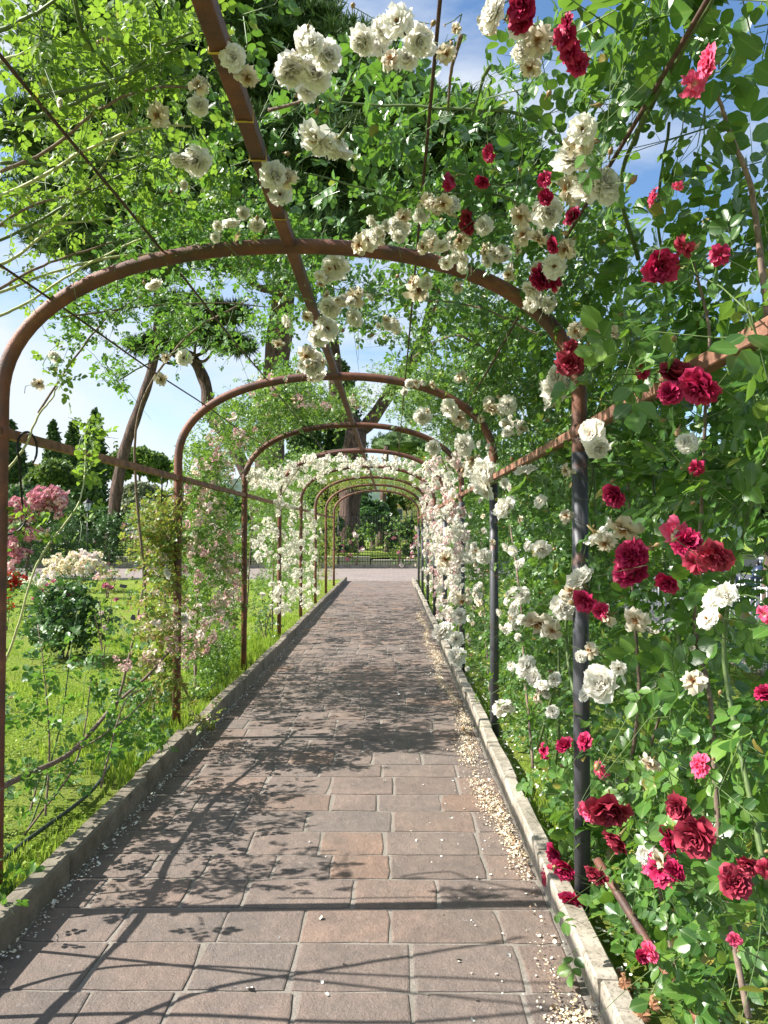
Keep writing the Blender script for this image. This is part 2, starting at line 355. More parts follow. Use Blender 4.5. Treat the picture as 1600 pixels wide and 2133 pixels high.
c = mixc(nt, ramp(nt, n4, [(0.48, (0, 0, 0)), (0.66, (0.55, 0.55, 0.55))]), c, (0.15, 0.135, 0.12))
n5 = noise(nt, 26, 3, 0.5)
c = mixc(nt, ramp(nt, n5, [(0.66, (0, 0, 0)), (0.74, (0.35, 0.35, 0.35))]), c, (0.36, 0.33, 0.30))
nt.links.new(c, p.inputs['Base Color'])
bump(nt, p, mth(nt, 'ADD', n3, mth(nt, 'MULTIPLY', n2, 0.35)), 1.0, 0.014); M['slab'] = m
m, nt, p = mat('mortar')
n2 = noise(nt, 80, 6, 0.7); n1 = noise(nt, 3, 5)
c = ramp(nt, n2, [(0.3, (0.15, 0.132, 0.112)), (0.7, (0.31, 0.28, 0.245))])
c = mixc(nt, ramp(nt, n1, [(0.45, (0, 0, 0)), (0.7, (0.5, 0.5, 0.5))]), c, (0.14, 0.13, 0.10))
nt.links.new(c, p.inputs['Base Color']); p.inputs['Roughness'].default_value = 0.95; bump(nt, p, n2, 0.7, 0.006); M['mortar'] = m
m, nt, p = mat('plaza_setts')
t = nt.nodes.new('ShaderNodeTexCoord'); bk = nd(nt, 'ShaderNodeTexBrick', Scale=1.0); nt.links.new(t.outputs['Object'], bk.inputs['Vector'])
bk.inputs['Color1'].default_value = (0.20, 0.165, 0.152, 1); bk.inputs['Color2'].default_value = (0.235, 0.19, 0.172, 1); bk.inputs['Mortar'].default_value = (0.26, 0.235, 0.21, 1)
bk.inputs['Mortar Size'].default_value = 0.012; bk.inputs['Brick Width'].default_value = 0.36; bk.inputs['Row Height'].default_value = 0.3
n1 = noise(nt, 1.2, 5)
nt.links.new(mixc(nt, 0.6, bk.outputs['Color'], ramp(nt, n1, [(0.3, (0.8, 0.8, 0.8)), (0.7, (1.2, 1.2, 1.2))]), 'MULTIPLY'), p.inputs['Base Color']); p.inputs['Roughness'].default_value = 0.85; M['plaza'] = m
def stonemat(name, cols, sc=8, pits=True, bs=0.5):
    m, nt, p = mat(name)
    g = nt.nodes.new('ShaderNodeNewGeometry')
    n1 = noise(nt, sc, 8, 0.7); n2 = noise(nt, 70, 6, 0.7)
    c = ramp(nt, n1, [(0.3, cols[0]), (0.5, cols[1]), (0.72, cols[2])])
    c = mixc(nt, 0.6, c, ramp(nt, g.outputs['Random Per Island'], [(0, (0.78, 0.78, 0.78)), (1, (1.15, 1.12, 1.08))]), 'MULTIPLY')
    if pits:
        c = mixc(nt, ramp(nt, n2, [(0.34, (0.9, 0.9, 0.9)), (0.46, (0, 0, 0))]), c, (0.07, 0.063, 0.045))
        n3 = noise(nt, 2.2, 7, 0.7)
        c = mixc(nt, ramp(nt, n3, [(0.45, (0, 0, 0)), (0.62, (0.6, 0.6, 0.6))]), c, (0.13, 0.12, 0.085))
    nt.links.new(c, p.inputs['Base Color']); p.inputs['Roughness'].default_value = 0.88; bump(nt, p, n2, bs, 0.006); return m
M['kerb_grey'] = stonemat('kerb_aged', [(0.09, 0.075, 0.05), (0.21, 0.18, 0.14), (0.32, 0.28, 0.22)])
M['kerb_light'] = stonemat('kerb_travertine', [(0.20, 0.175, 0.14), (0.38, 0.34, 0.28), (0.50, 0.455, 0.39)], 12)
M['wall'] = stonemat('low_wall', [(0.24, 0.22, 0.20), (0.32, 0.30, 0.28), (0.40, 0.37, 0.34)], 3, False)
M['asphalt'] = plain('asphalt', (0.07, 0.072, 0.085), 0.9, 0, 40, 0.3)
M['ochre'] = plain('ochre_render', (0.62, 0.47, 0.27), 0.9, 0, 2, 0.08)
M['palehouse'] = plain('pale_render', (0.60, 0.52, 0.46), 0.9, 0, 2, 0.08)
M['rooft'] = plain('roof_tile', (0.36, 0.20, 0.14), 0.9, 0, 5, 0.3)
M['winglass'] = plain('window_dark', (0.05, 0.06, 0.07), 0.2)
M['hill'] = plain('hill_green', (0.035, 0.065, 0.045), 1.0, 0, 0.05, 0.4)
# petals on the ground
m, nt, p = mat('fallen_petal'); g = nt.nodes.new('ShaderNodeNewGeometry')
nt.links.new(ramp(nt, g.outputs['Random Per Island'], [(0.0, (0.80, 0.75, 0.63)), (0.30, (0.76, 0.68, 0.52)), (0.55, (0.66, 0.52, 0.35)), (0.76, (0.50, 0.35, 0.20)), (0.9, (0.28, 0.17, 0.10)), (1.0, (0.80, 0.74, 0.62))]), p.inputs['Base Color']); p.inputs['Roughness'].default_value = 0.8; M['fallen'] = m
m, nt, p = mat('fallen_petal_white'); g = nt.nodes.new('ShaderNodeNewGeometry')
nt.links.new(ramp(nt, g.outputs['Random Per Island'], [(0.0, (0.78, 0.76, 0.68)), (0.7, (0.84, 0.82, 0.76)), (1.0, (0.60, 0.50, 0.34))]), p.inputs['Base Color']); p.inputs['Roughness'].default_value = 0.8; M['fallenw'] = m

# ---------------- ground, path, kerbs ----------------
def sheet(name, x0, x1, y0, y1, z, mt, nx=1, ny=1, amp=0.0, lab=None):
    b = Buf(); X, Y = np.meshgrid(np.linspace(x0, x1, nx+1), np.linspace(y0, y1, ny+1))
    Z = np.full(X.shape, z, float)
    if amp:
        for k in range(14):
            a = rng.uniform(0, 2*PI); f = rng.uniform(0.6, 5); Z += amp/3.5*np.sin((X*np.cos(a)+Y*np.sin(a))*f+rng.uniform(0, 6))
    v = np.stack([X, Y, Z], -1).reshape(-1, 3); i = np.arange(ny)[:, None]*(nx+1); j = np.arange(nx)[None]
    q = np.stack([i+j, i+j+1, i+j+nx+2, i+j+nx+1], -1).reshape(-1, 4); b.add(v, quads=q)
    return tag(b.build(name, mt), kind='structure')
sheet('ground', -900, 900, -300, 1500, -0.08, M['lawn'])
sheet('lawn', -60, -1.56, -1.5, 25.2, 0.05, M['lawn'], 260, 130, 0.018)
sheet('lawn', 0.765, 4.0, -1.5, 25.2, 0.03, M['lawn'], 40, 130, 0.018)
sheet('road', 4.25, 14.0, -5, 60, -0.02, M['asphalt'])
sheet('plaza', -60, 4.0, 25.2, 34.3, 0.003, M['plaza'])
sheet('lawn', -60, 60, 36.8, 160, 0.35, M['lawn'], 60, 60, 0.05)
b = Buf()
b.add([(-1.48, -1.5, 0), (0.70, -1.5, 0), (0.70, 25.2, 0), (-1.48, 25.2, 0)], quads=[(0, 1, 2, 3)], mi=1)
y = -0.6
while y < 25.1:
    h = rng.uniform(0.255, 0.335); x = -1.462+0.0; first = True; g = 0.013
    off = rng.uniform(0.12, 0.42)
    while x < 0.66:
        wd = off if first else rng.choice([rng.uniform(0.22, 0.34), rng.uniform(0.34, 0.50)], p=[0.35, 0.65]); first = False
        x2 = min(x+wd, 0.672)
        if 0.672-x2 < 0.1: x2 = 0.672
        gx = g+rng.uniform(-0.006, 0.012); gy = 0.0065
        xa, xb, ya, yb = x+gx/2, x2-gx/2, y+gy, min(y+h, 25.18)-gy
        if xb-xa > 0.05 and yb-ya > 0.05:
            pts = []
            nx_, ny_ = 5, 3
            for k in range(nx_): pts.append([xa+(xb-xa)*k/nx_, ya])
            for k in range(ny_): pts.append([xb, ya+(yb-ya)*k/ny_])
            for k in range(nx_): pts.append([xb-(xb-xa)*k/nx_, yb])
            for k in range(ny_): pts.append([xa, yb-(yb-ya)*k/ny_])
            P = np.array(pts)+rng.normal(0, 0.0026, (len(pts), 2)); ce = P.mean(0)
            [P.__setitem__(kk, P[kk]+(ce-P[kk])*rng.uniform(0.0, 0.03)) for kk in (0, nx_, nx_+ny_, 2*nx_+ny_)]
            t1, t2 = rng.normal(0, 0.002, 2); zt = 0.005+rng.normal(0, 0.0006)
            def zz(Q, z): return np.column_stack([Q, z+(Q-ce) @ np.array([t1, t2])])
            n = len(P); Pi = ce+(P-ce)*(1-0.006/np.maximum(np.abs(P-ce).max(1), 0.05))[:, None]; Pc = ce+(P-ce)*0.5
            v = np.concatenate([zz(P, -0.003), zz(P, zt-0.0018), zz(Pi, zt), zz(Pc, zt+0.001), zz(ce[None], zt+0.001)])
            q = []; t = []
            for r_ in range(3):
                for k in range(n): k2 = (k+1) % n; q.append((r_*n+k, r_*n+k2, (r_+1)*n+k2, (r_+1)*n+k))
            for k in range(n): t.append((3*n+k, 3*n+(k+1) % n, 4*n))
            b.add(v, t, q)
        x = x2
    y += h
tag(b.build('path', [M['slab'], M['mortar']], smooth=False), kind='structure')
b = Buf(); y = -1.5     # left kerb: long aged stones
while y < 25.1:
    l = rng.uniform(0.85, 1.15); l = min(l, 25.2-y); hh = 0.135+rng.normal(0, 0.005)
    box(b, (-1.520+rng.normal(0, 0.004), y+l/2, hh/2-0.03), (0.098, l-0.012, hh+0.06), bev=0.011, jit=0.004); y += l
tag(b.build('kerb', M['kerb_grey'], smooth=False), kind='structure')
b = Buf(); y = -1.5
while y < 25.1:       # right kerb: travertine blocks stepping slightly
    l = 1.02 if y < 3.4 else rng.uniform(0.32, 0.44); l = min(l, 25.2-y); hh = 0.125+rng.normal(0, 0.007)
    box(b, (0.728+rng.normal(0, 0.005), y+l/2, hh/2-0.03), (0.082, l-0.010, hh+0.06), bev=0.008, jit=0.0035); y += l
tag(b.build('kerb', M['kerb_light'], smooth=False), kind='structure')
b = Buf()
x = -60
while x < 4.2: box(b, (x+0.6, 34.45, 0.06), (1.19, 0.3, 0.2), bev=0.01); x += 1.2
tag(b.build('kerb', M['kerb_light'], smooth=False), kind='structure')
b = Buf(); y = 0
while y < 25: box(b, (4.12, y+0.6, 0.03), (0.16, 1.19, 0.14), bev=0.01); y += 1.2
tag(b.build('kerb', M['kerb_light'], smooth=False), kind='structure')

# ---------------- grass, fallen petals ----------------
def grass(name, xs, ys, n, hmin, hmax, width, z0=0.05, dens=None):
    X = xs[0]+(xs[1]-xs[0])*rng.random(n); Y = ys[0]+(ys[1]-ys[0])*rng.random(n)**1.25
    pn = np.sin(X*3.1+np.cos(Y*2.3)*2)+np.sin(Y*1.7+X*1.3)+np.sin(X*7+Y*5)*0.6
    keep = rng.random(n) < np.clip(0.75+0.25*pn, 0.12, 1)
    if dens is not None: keep &= rng.random(n) < dens(X, Y)
    X, Y, pn = X[keep], Y[keep], pn[keep]; n = len(X)
    H = rng.uniform(hmin, hmax, n)*np.clip(0.8+0.2*pn, 0.4, 1.4)
    if dens is not None: H = H*(0.5+0.7*np.clip(1-(X-xs[0])*0+0, 0, 1))
    a = rng.uniform(0, 2*PI, n); D = np.stack([np.cos(a)*0.45, np.sin(a)*0.45, np.ones(n)], 1); D = nrm(D+rng.normal(0, 0.15, (n, 3)))
    S = nrm(np.cross(D, np.stack([np.cos(a+0.3), np.sin(a+0.3), np.zeros(n)], 1))); Nn = np.cross(D, S)
    tv = np.array([(0, -width, 0), (0, width, 0), (0.55, width*0.7, 0.06), (0.55, -width*0.7, 0.06), (1, 0, 0.28)]); 
    b = Buf(); inst(b, tv, [(3, 2, 4)], [(0, 1, 2, 3)], tv[:, :2], np.stack([X, Y, np.full(n, z0-0.01)], 1), D, S, Nn, H)
    return tag(b.build(name, M['grass']), kind='stuff')
grass('grass', (-2.5, -1.575), (2.2, 12), 26000, 0.05, 0.13, 0.05, dens=lambda X, Y: np.clip((X+2.5)/0.9, 0.15, 1))
grass('grass', (-6.5, -1.6), (2.4, 14), 90000, 0.02, 0.045, 0.13)
grass('grass', (-16, -1.6), (9, 25.2), 60000, 0.025, 0.05, 0.2)
grass('grass', (0.78, 3.9), (1.2, 14), 60000, 0.025, 0.06, 0.10, z0=0.03)
# clover / weeds: small round leaves near
n = 42000; X = rng.uniform(-5.5, -1.6, n); Y = 2.4+8*rng.random(n)**1.3
k = (np.sin(X*2.1+1)+np.sin(Y*2.7+X)+rng.normal(0, 0.6, n)) > -0.2; X, Y = X[k], Y[k]; n = len(X)
a = rng.uniform(0, 2*PI, n); D = nrm(np.stack([np.cos(a), np.sin(a), rng.normal(0.2, 0.3, n)], 1)); up = nrm(np.stack([rng.normal(0, .3, n), rng.normal(0, .3, n), np.ones(n)], 1))
S = nrm(np.cross(up, D)); Nn = np.cross(D, S); tv = np.array([(0, 0, 0), (0.5, 0.45, 0.1), (1, 0, 0), (0.5, -0.45, 0.1)])
b = Buf(); inst(b, tv, [(0, 1, 2), (0, 2, 3)], [], tv[:, :2], np.stack([X, Y, 0.055+rng.uniform(0, 0.035, n)], 1), D, S, Nn, rng.uniform(0.012, 0.024, n))
tag(b.build('ground_cover', M['grass']), kind='stuff')
def petals(name, P, s, mt):
    n = len(P); a = rng.uniform(0, 2*PI, n); D = nrm(np.stack([np.cos(a), np.sin(a), rng.normal(0, 0.35, n)], 1)); up = nrm(np.stack([rng.normal(0, .45, n), rng.normal(0, .45, n), np.ones(n)], 1))
    S = nrm(np.cross(up, D)); Nn = np.cross(D, S)
    tv = np.array([(-0.5, 0, 0.2), (-0.15, 0.36, 0.12), (0.38, 0.42, 0.26), (0.5, 0.05, 0.1), (0.3, -0.4, 0.2), (-0.22, -0.36, 0.05), (0.05, 0, 0)])
    b = Buf(); inst(b, tv, [(i, (i+1) % 6, 6) for i in range(6)], [], tv[:, :2], P, D, S, Nn, s*rng.uniform(0.45, 1.0, n)**1.0*rng.choice([0.8, 1.0, 1.7], n, p=[.5, .38, .12])*1.15); return tag(b.build(name, mt), kind='stuff')
n = 25000; Y = 2.3+13*rng.random(n)**1.15
c_ = 0.585+0.035*np.sin(Y*2.1)-0.03*(Y > 8); wd = 0.032+0.014*np.sin(Y*1.3+1)+0.009*np.sin(Y*9)
dens = np.clip(0.72+0.3*np.sin(Y*3.3+0.5)+0.25*np.sin(Y*7.1), 0.2, 1)*np.clip((Y-3.4)*1.6, 0.1, 1)
k = rng.random(n) < dens; Y, c_, wd = Y[k], c_[k], wd[k]; n = len(Y)
X = np.minimum(c_+wd*rng.normal(0, 1, n), 0.685)
petals('fallen_petals', np.stack([X, Y, 0.011+rng.uniform(0, 0.016, n)*np.exp(-((X-c_)/wd)**2)], 1), 0.0105, M['fallen'])
n = 900; X = 0.60+rng.normal(0, 0.045, n); Y = rng.choice([2.36, 2.52, 2.43], n)+rng.normal(0, 0.06, n)
petals('fallen_petals', np.stack([np.minimum(X, 0.685), Y, 0.009+rng.uniform(0, 0.012, n)], 1), 0.0125, M['fallen'])
n = 2200; Y = 2.2+16*rng.random(n)**1.2; X = -1.468+np.abs(rng.normal(0, 0.038, n))
petals('fallen_petals', np.stack([X, Y, 0.009+rng.uniform(0, 0.01, n)], 1), 0.0125, M['fallenw'])
n = 330; Y = 2.3+12*rng.random(n)**1.4; X = 0.68-np.abs(rng.normal(0, 0.42, n)); X = np.where(X < -1.4, -1.0, X)
petals('fallen_petals', np.stack([X, Y, np.full(n, 0.009)], 1), 0.0135, M['fallenw'])
n = 2000; Y = 1.6+10*rng.random(n)**1.2; X = 0.80+np.abs(rng.normal(0, 0.45, n))
petals('fallen_petals', np.stack([X, Y, 0.045+rng.uniform(0, 0.02, n)], 1), 0.018, M['fallenw'])

# ---------------- the pergola ----------------
SP = 2.70; Y0 = 3.22
AY = [Y0+SP*k for k in range(-1, 8)]
perg = empty('rose_pergola', (TX, Y0, 0), 'rust brown tubular steel pergola tunnel of arches straddling the paved path', 'pergola')
def archpts(n=40):
    pts = [(TX-TA, 0.0), (TX-TA, 0.8), (TX-TA, 1.6), (TX-TA, 2.05)]
    for k in range(n+1):
        a = PI-PI*k/n; ca, sa = math.cos(a), math.sin(a); e = 2/2.2
        pts.append((TX+TA*math.copysign(abs(ca)**e, ca), TZ+TB*abs(sa)**e))
    pts += [(TX+TA, 2.05), (TX+TA, 1.6), (TX+TA, 0.8), (TX+TA, 0.0)]
    return pts
AP = archpts()
b = Buf(); tube(b, [(x-TX, 0, z) for x, z in AP], 0.032, 14); arch_me = b.mesh('arch', [M['rust']])
for i, ay in enumerate(AY):
    a = part('arch', arch_me, perg); a.location = (0, ay-Y0, 0); a.matrix_parent_inverse = Matrix.Identity(4)
    b = Buf(); zt = 1.9+rng.uniform(-.1, .1); tube(b, [(TA, 0, 0.0), (TA, 0, 0.9), (TA, 0, zt)], 0.0335, 14)
    for sx in (-1, 1):
        bw = Buf(); tube(bw, [(sx*TA, -.026, 2.03), (sx*TA, -.020, 2.03), (sx*TA, .020, 2.03), (sx*TA, .026, 2.03)], [.036, .040, .040, .036], 12); wo = bw.build('weld', M['rust']); wo.parent = a
    o = b.build('post_shade', M['post']); o.parent = a       # added dark grey shell: shade painted over the right-hand post's rusty tube
ye = AY[-1]
def rail(name, x, z, r, mt, square, sag=0.0):
    b = Buf(); ys = np.linspace(AY[0]-0.05, ye, 60)
    if square: box(b, (x, (ys[0]+ys[-1])/2, z), (r*2, ys[-1]-ys[0], r*2), bev=0.003)
    else: tube(b, [(x, yy, z-sag*math.sin((yy-Y0)/SP*PI)**2) for yy in ys], r, 6)
    return b.build(name, mt, perg, smooth=not square)
top = rail('top_rail', TX, TZ+TB+0.012, 0.024, M['rust'], True)
rail('side_rail', TX-TA, 2.03, 0.021, M['railrust'], True)
rail('side_rail', TX+TA, 2.03, 0.021, M['railrust'], True)
def az(x):
    return TZ+TB*(1-(abs(x-TX)/TA)**2.2)**(1/2.2)
for x in (-0.98, 0.11, -1.46, 0.59): rail('tie_rod', x, az(x)+0.030, 0.0055, M['rod'], False, 0.012)
for py in (62, 214, 300, 430):
    P = onsurf([(455, py)], 0.0)[0]; yy = float(1.25*F/(VPY-py))
    b = Buf(); zt = TZ+TB+0.012; r_ = 0.027
    tube(b, [(TX-r_, yy, zt-r_), (TX+r_, yy+.004, zt-r_), (TX+r_, yy, zt+r_), (TX-r_, yy+.004, zt+r_), (TX-r_, yy, zt-r_), (TX+r_*.4, yy-.006, zt-r_-.004)], 0.0028, 5)
    o = b.build('cable_tie', M['tie'], top)
# forged S hooks hung on the left rail
def hook(px, py0, py1, d, label, r=0.045):
    P0 = at(px, py0, d); P1 = at(px-4, py1, d+0.15); e = empty('hanging_hook', P0, label, 'hook', 'forged hooks hanging from the side rail')
    b = Buf(); c0 = P0; pts = []
    for k in range(9): a = -PI*0.3+PI*1.5*k/8; pts.append(c0+np.array([r*0.35*math.cos(a)+0.01, r*math.cos(a)*0.5, r*math.sin(a)]))
    for k in range(1, 5): pts.append(pts[8]*(1-k/5)+P1*k/5)
    for k in range(9): a = PI*0.1-PI*1.3*k/8; pts.append(P1+np.array([-r*1.1+r*1.1*math.cos(a), r*0.4*math.cos(a), r*1.1*math.sin(a)-0.02]))
    tube(b, smoothline(pts, 4), 0.0055, 6); b.build('hook_rod', M['black'], e)
hook(52, 935, 1068, 3.35, 'black wrought iron hook with curled ends hanging near the left picture edge below the rail', 0.075)
hook(340, 1003, 1066, 5.75, 'thin black hook hanging from the rail just in front of the second left post')
hook(384, 1012, 1070, 6.2, 'thin dark hook hanging from the rail just behind the second left post')

# ---------------- foliage engine ----------------
LV = np.array([(0, 0, 0), (0.22, 0, -0.01), (0.5, 0, -0.02), (0.78, 0, -0.03), (1.0, 0, -0.10),
               (0.16, 0.25, 0.03), (0.46, 0.38, 0.07), (0.76, 0.27, 0.04), (0.16, -0.25, 0.03), (0.46, -0.38, 0.07), (0.76, -0.27, 0.04)])
LT = [(0, 5, 1), (0, 1, 8), (3, 7, 4), (3, 4, 10)]
LQ = [(1, 5, 6, 2), (2, 6, 7, 3), (1, 2, 9, 8), (2, 3, 10, 9)]
LF = np.array([(0, 0, 0), (0.45, 0.42, 0.08), (1, 0, -0.05), (0.45, -0.42, 0.08)]); LFT = [(0, 2, 1), (0, 3, 2)]
def leaflets(b, O, D, Nn, L, lod):
    S = nrm(np.cross(Nn, D)); N2 = np.cross(D, S)
    if lod: inst(b, LF, LFT, [], LF[:, :2], O, D, S, N2, L)
    else:
        inst(b, LV, LT, LQ, LV[:, :2], O, D, S, N2, L)
def compounds(b, C, D, Nn, L, lod, nl=5):
    """compound rose leaves: terminal leaflet plus pairs"""
    n = len(C); Nn = Nn-D*np.sum(Nn*D, 1, keepdims=True); Nn = nrm(Nn); S = np.cross(Nn, D); Lc = L[:, None]
    for s_, pos, sz in ((1, .75, .82), (-1, .75, .82), (1, 1.45, .95), (-1, 1.45, .95), (0, 1.75, 1.05)) if nl == 5 else ((1, .8, .95), (-1, .8, .95), (0, 1.05, 1.05)):
        O = C+D*Lc*pos+S*Lc*s_*0.04+Nn*Lc*(-0.06*pos*pos)
        d2 = nrm(D*(0.55 if s_ else 1)+S*s_*0.85+rng.normal(0, 0.16, (n, 3))+np.array([0, 0, -0.12]))
        n2 = nrm(Nn+rng.normal(0, 0.28, (n, 3)))
        leaflets(b, O, d2, n2, L*sz*rng.uniform(0.75, 1.15, n), lod)
    if not lod:  # leaf stalk
        v = np.stack([C-S*Lc*0.018, C+S*Lc*0.018, C+D*Lc*1.75], 1).reshape(-1, 3); b.add(v, tris=np.arange(3*n).reshape(-1, 3))
def sprays(fb, tb, P, inn, L, lod, per=6, nl=5, updir=0.35, spread=1.0, outw=0.25, twr=0.0022, clip=False):
    """leafy shoots starting at P (n,3)"""
    n = len(P)
    if n == 0: return
    D = nrm(rng.normal(0, 1, (n, 3))*spread+np.array([0, 0, updir])+inn*outw)
    bend = rng.normal(0, 0.42, (n, 3))+np.array([0, 0, -0.25]); ln = L*per*0.85*rng.uniform(0.75, 1.2, n)
    side = nrm(np.cross(D, rng.normal(0, 1, (n, 3))))
    for k in range(per):
        t = ((k+0.6)/per); C = P+(D*t+bend*t*t)*ln[:, None]
        T = nrm(D+2*bend*t); ang = (k*2.4)
        s1 = nrm(np.cross(T, side)); d = nrm(T*0.45+side*math.cos(ang)+s1*math.sin(ang)*0.8+rng.normal(0, 0.2, (n, 3)))
        Nn = nrm(np.array([-0.50, -0.10, 0.72])+inn*0.25+rng.normal(0, 0.46, (n, 3)))
        if clip:
            kk = (inside(C+d*L*1.3, 0.0) > 1) | (rng.random(n) < 0.12)
            compounds(fb, C[kk], d[kk], Nn[kk], (L*rng.uniform(0.6, 1.12, n)*(1-0.25*k/per))[kk], lod, nl)
        else: compounds(fb, C, d, Nn, L*rng.uniform(0.75, 1.15, n), lod, nl)
    sides = 3; ts = np.array([0, 0.5, 1.0]); rr = np.array([1, 0.75, 0.35])*twr
    s1 = nrm(np.cross(D, side)); ringsv = []
    for t, r_ in zip(ts, rr):
        C = P+(D*t+bend*t*t)*ln[:, None]
        for a in range(3): ringsv.append(C+(side*math.cos(a*2.094)+s1*math.sin(a*2.094))*r_)
    v = np.stack(ringsv, 1).reshape(-1, 3); base = (np.arange(n)*9)[:, None, None]
    q = np.array([(r_*3+a, r_*3+(a+1) % 3, r_*3+3+(a+1) % 3, r_*3+3+a) for r_ in range(2) for a in range(3)])[None]+base
    tb.add(v, quads=q.reshape(-1, 4))
def blob_px(cx, cy, rx, ry, n):
    a = rng.uniform(0, 2*PI, n); r = np.sqrt(rng.random(n))
    p = np.stack([cx+rx*r*np.cos(a), cy+ry*r*np.sin(a)], 1)
    m = max(1, n//5)       # clump around a few nuclei
    nuc = p[:m]; k = rng.integers(0, m, n); q = nuc[k]+rng.normal(0, 1, (n, 2))*np.array([rx, ry])*0.20
    return np.where(rng.random((n, 1)) < 0.55, q, p)
class Plant:
    def __init__(s, name, loc, label, cat, group=None, leaf='leaf_mid', L=0.035, lod=0, twig='stem_green', nl=5, mul=1.0):
        s.mul = mul; s.e = empty(name, loc, label, cat, group); s.fb = Buf(); s.tb = Buf(); s.L = L; s.lod = lod; s.leaf = leaf; s.twig = twig; s.nl = nl; s.blooms = []; s.loc = np.array(loc, float)
    def surf(s, blobs, o0=0.0, o1=0.3, per=6, **kw):
        for cx, cy, rx, ry, n in blobs:
            n = max(2, int(n*s.mul/per)); p = blob_px(cx, cy, rx, ry, n); off = rng.uniform(o0+0.03, o1+0.03, n)
            P = onsurf(p, off); sprays(s.fb, s.tb, P, inward(P), s.L, s.lod, per, s.nl, clip=not kw.pop('noclip', False), **{'outw': -0.1, **kw})
    def deep(s, blobs, per=6, **kw):     # (px,py,rx,ry,d,dr,n)
        for cx, cy, rx, ry, d, dr, n in blobs:
            n = max(2, int(n*s.mul/per)); p = blob_px(cx, cy, rx, ry, n); P = ats(p, d+rng.uniform(-dr, dr, n)); P[:, 2] = np.maximum(P[:, 2], 0.06)
            inn = nrm(np.array([[0.3, -0.7, 0.5]])+rng.normal(0, .3, (n, 3))); sprays(s.fb, s.tb, P, inn, s.L, s.lod, per, s.nl, **kw)
    def cane(s, pts, r0=0.008, r1=0.003, mt='stem_brown', label=None):
        b = Buf(); pp = smoothline(pts, 7); n = len(pp); pp = pp+np.concatenate([[[0, 0, 0]], np.cumsum(rng.normal(0, 0.0015, (n-1, 3)), 0)])
        tube(b, pp, np.linspace(r0, r1, n), 7); o = b.build('cane', M[mt], s.e); return o
    def cane_px(s, pts, off=0.03, ground=None, **kw):
        P = list(onsurf(pts, off)); 
        if ground is not None: P = [np.array(ground, float)]+P
        return s.cane(P, **kw)
    def bloom(s, me, P, size, n, name='blossom'):
        o = part(name, me, s.e); zq = Vector(n).to_track_quat('Z', 'Y').to_matrix() @ Matrix.Rotation(random.uniform(0, 6.28), 3, 'Z')
        o.matrix_parent_inverse = Matrix.Identity(4); o.location = [float(x) for x in (np.array(P)-s.loc)]
        o.rotation_euler = zq.to_euler(); o.scale = (size, size, size*random.uniform(0.85, 1.1)); s.blooms.append(o); return o
    def done(s):
        if s.tb.n:
            base = s.fb.n
            for v, q, uv in zip(s.tb.v, s.tb.q, s.tb.uv): pass
            off = 0; vs = np.concatenate(s.tb.v); qs_ = np.concatenate(s.tb.q)
            s.fb.add(vs, quads=qs_, mi=1)
        if s.fb.n: s.fb.build('foliage', [M[s.leaf], M[s.twig]], s.e)
# ---------------- blossom meshes ----------------
def petal(b, phi, base_a, open_a, ln, wd, seed_r, tilt=0.0, z0=0.0, cup=0.25, ruffle=0.03, mi=0, drop=0.0):
    nu, nv = 5, 5; V = []; UV = []; asym = rng.normal(0, 0.12)
    r, z = 0.02, z0
    th = base_a
    for i in range(nu):
        u = i/(nu-1)
        if i: th = base_a+(open_a-base_a)*u; r += math.sin(th)*ln/(nu-1); z += math.cos(th)*ln/(nu-1)-drop*u*ln/(nu-1)
        if i == nu-1: th += 0.5
        w_ = wd*(0.25+1.0*math.sin(min(1, u*0.62+0.12)*PI*0.85))*0.62*(1.0 if i < nu-1 else 0.72)
        for j in range(nv):
            v = (j/(nv-1))*2-1
            rr = r-cup*w_*v*v*math.cos(th)*0.8+asym*v*ln*u*0.3; zz = z+cup*w_*v*v*math.sin(th)*0.8+(-0.03*ln if (i == nu-1 and abs(v) < 0.9 and open_a > 1) else 0)
            x = rr*math.cos(phi)-v*w_*math.sin(phi); y = rr*math.sin(phi)+v*w_*math.cos(phi)
            nzv = rng.normal(0, ruffle, 3)*(0.3+u)
            V.append((x+nzv[0], y+nzv[1], zz+nzv[2])); UV.append((u, v))
    q = [(i*nv+j, i*nv+j+1, (i+1)*nv+j+1, (i+1)*nv+j) for i in range(nu-1) for j in range(nv-1)]
    b.add(V, quads=q, uv=UV, mi=mi)
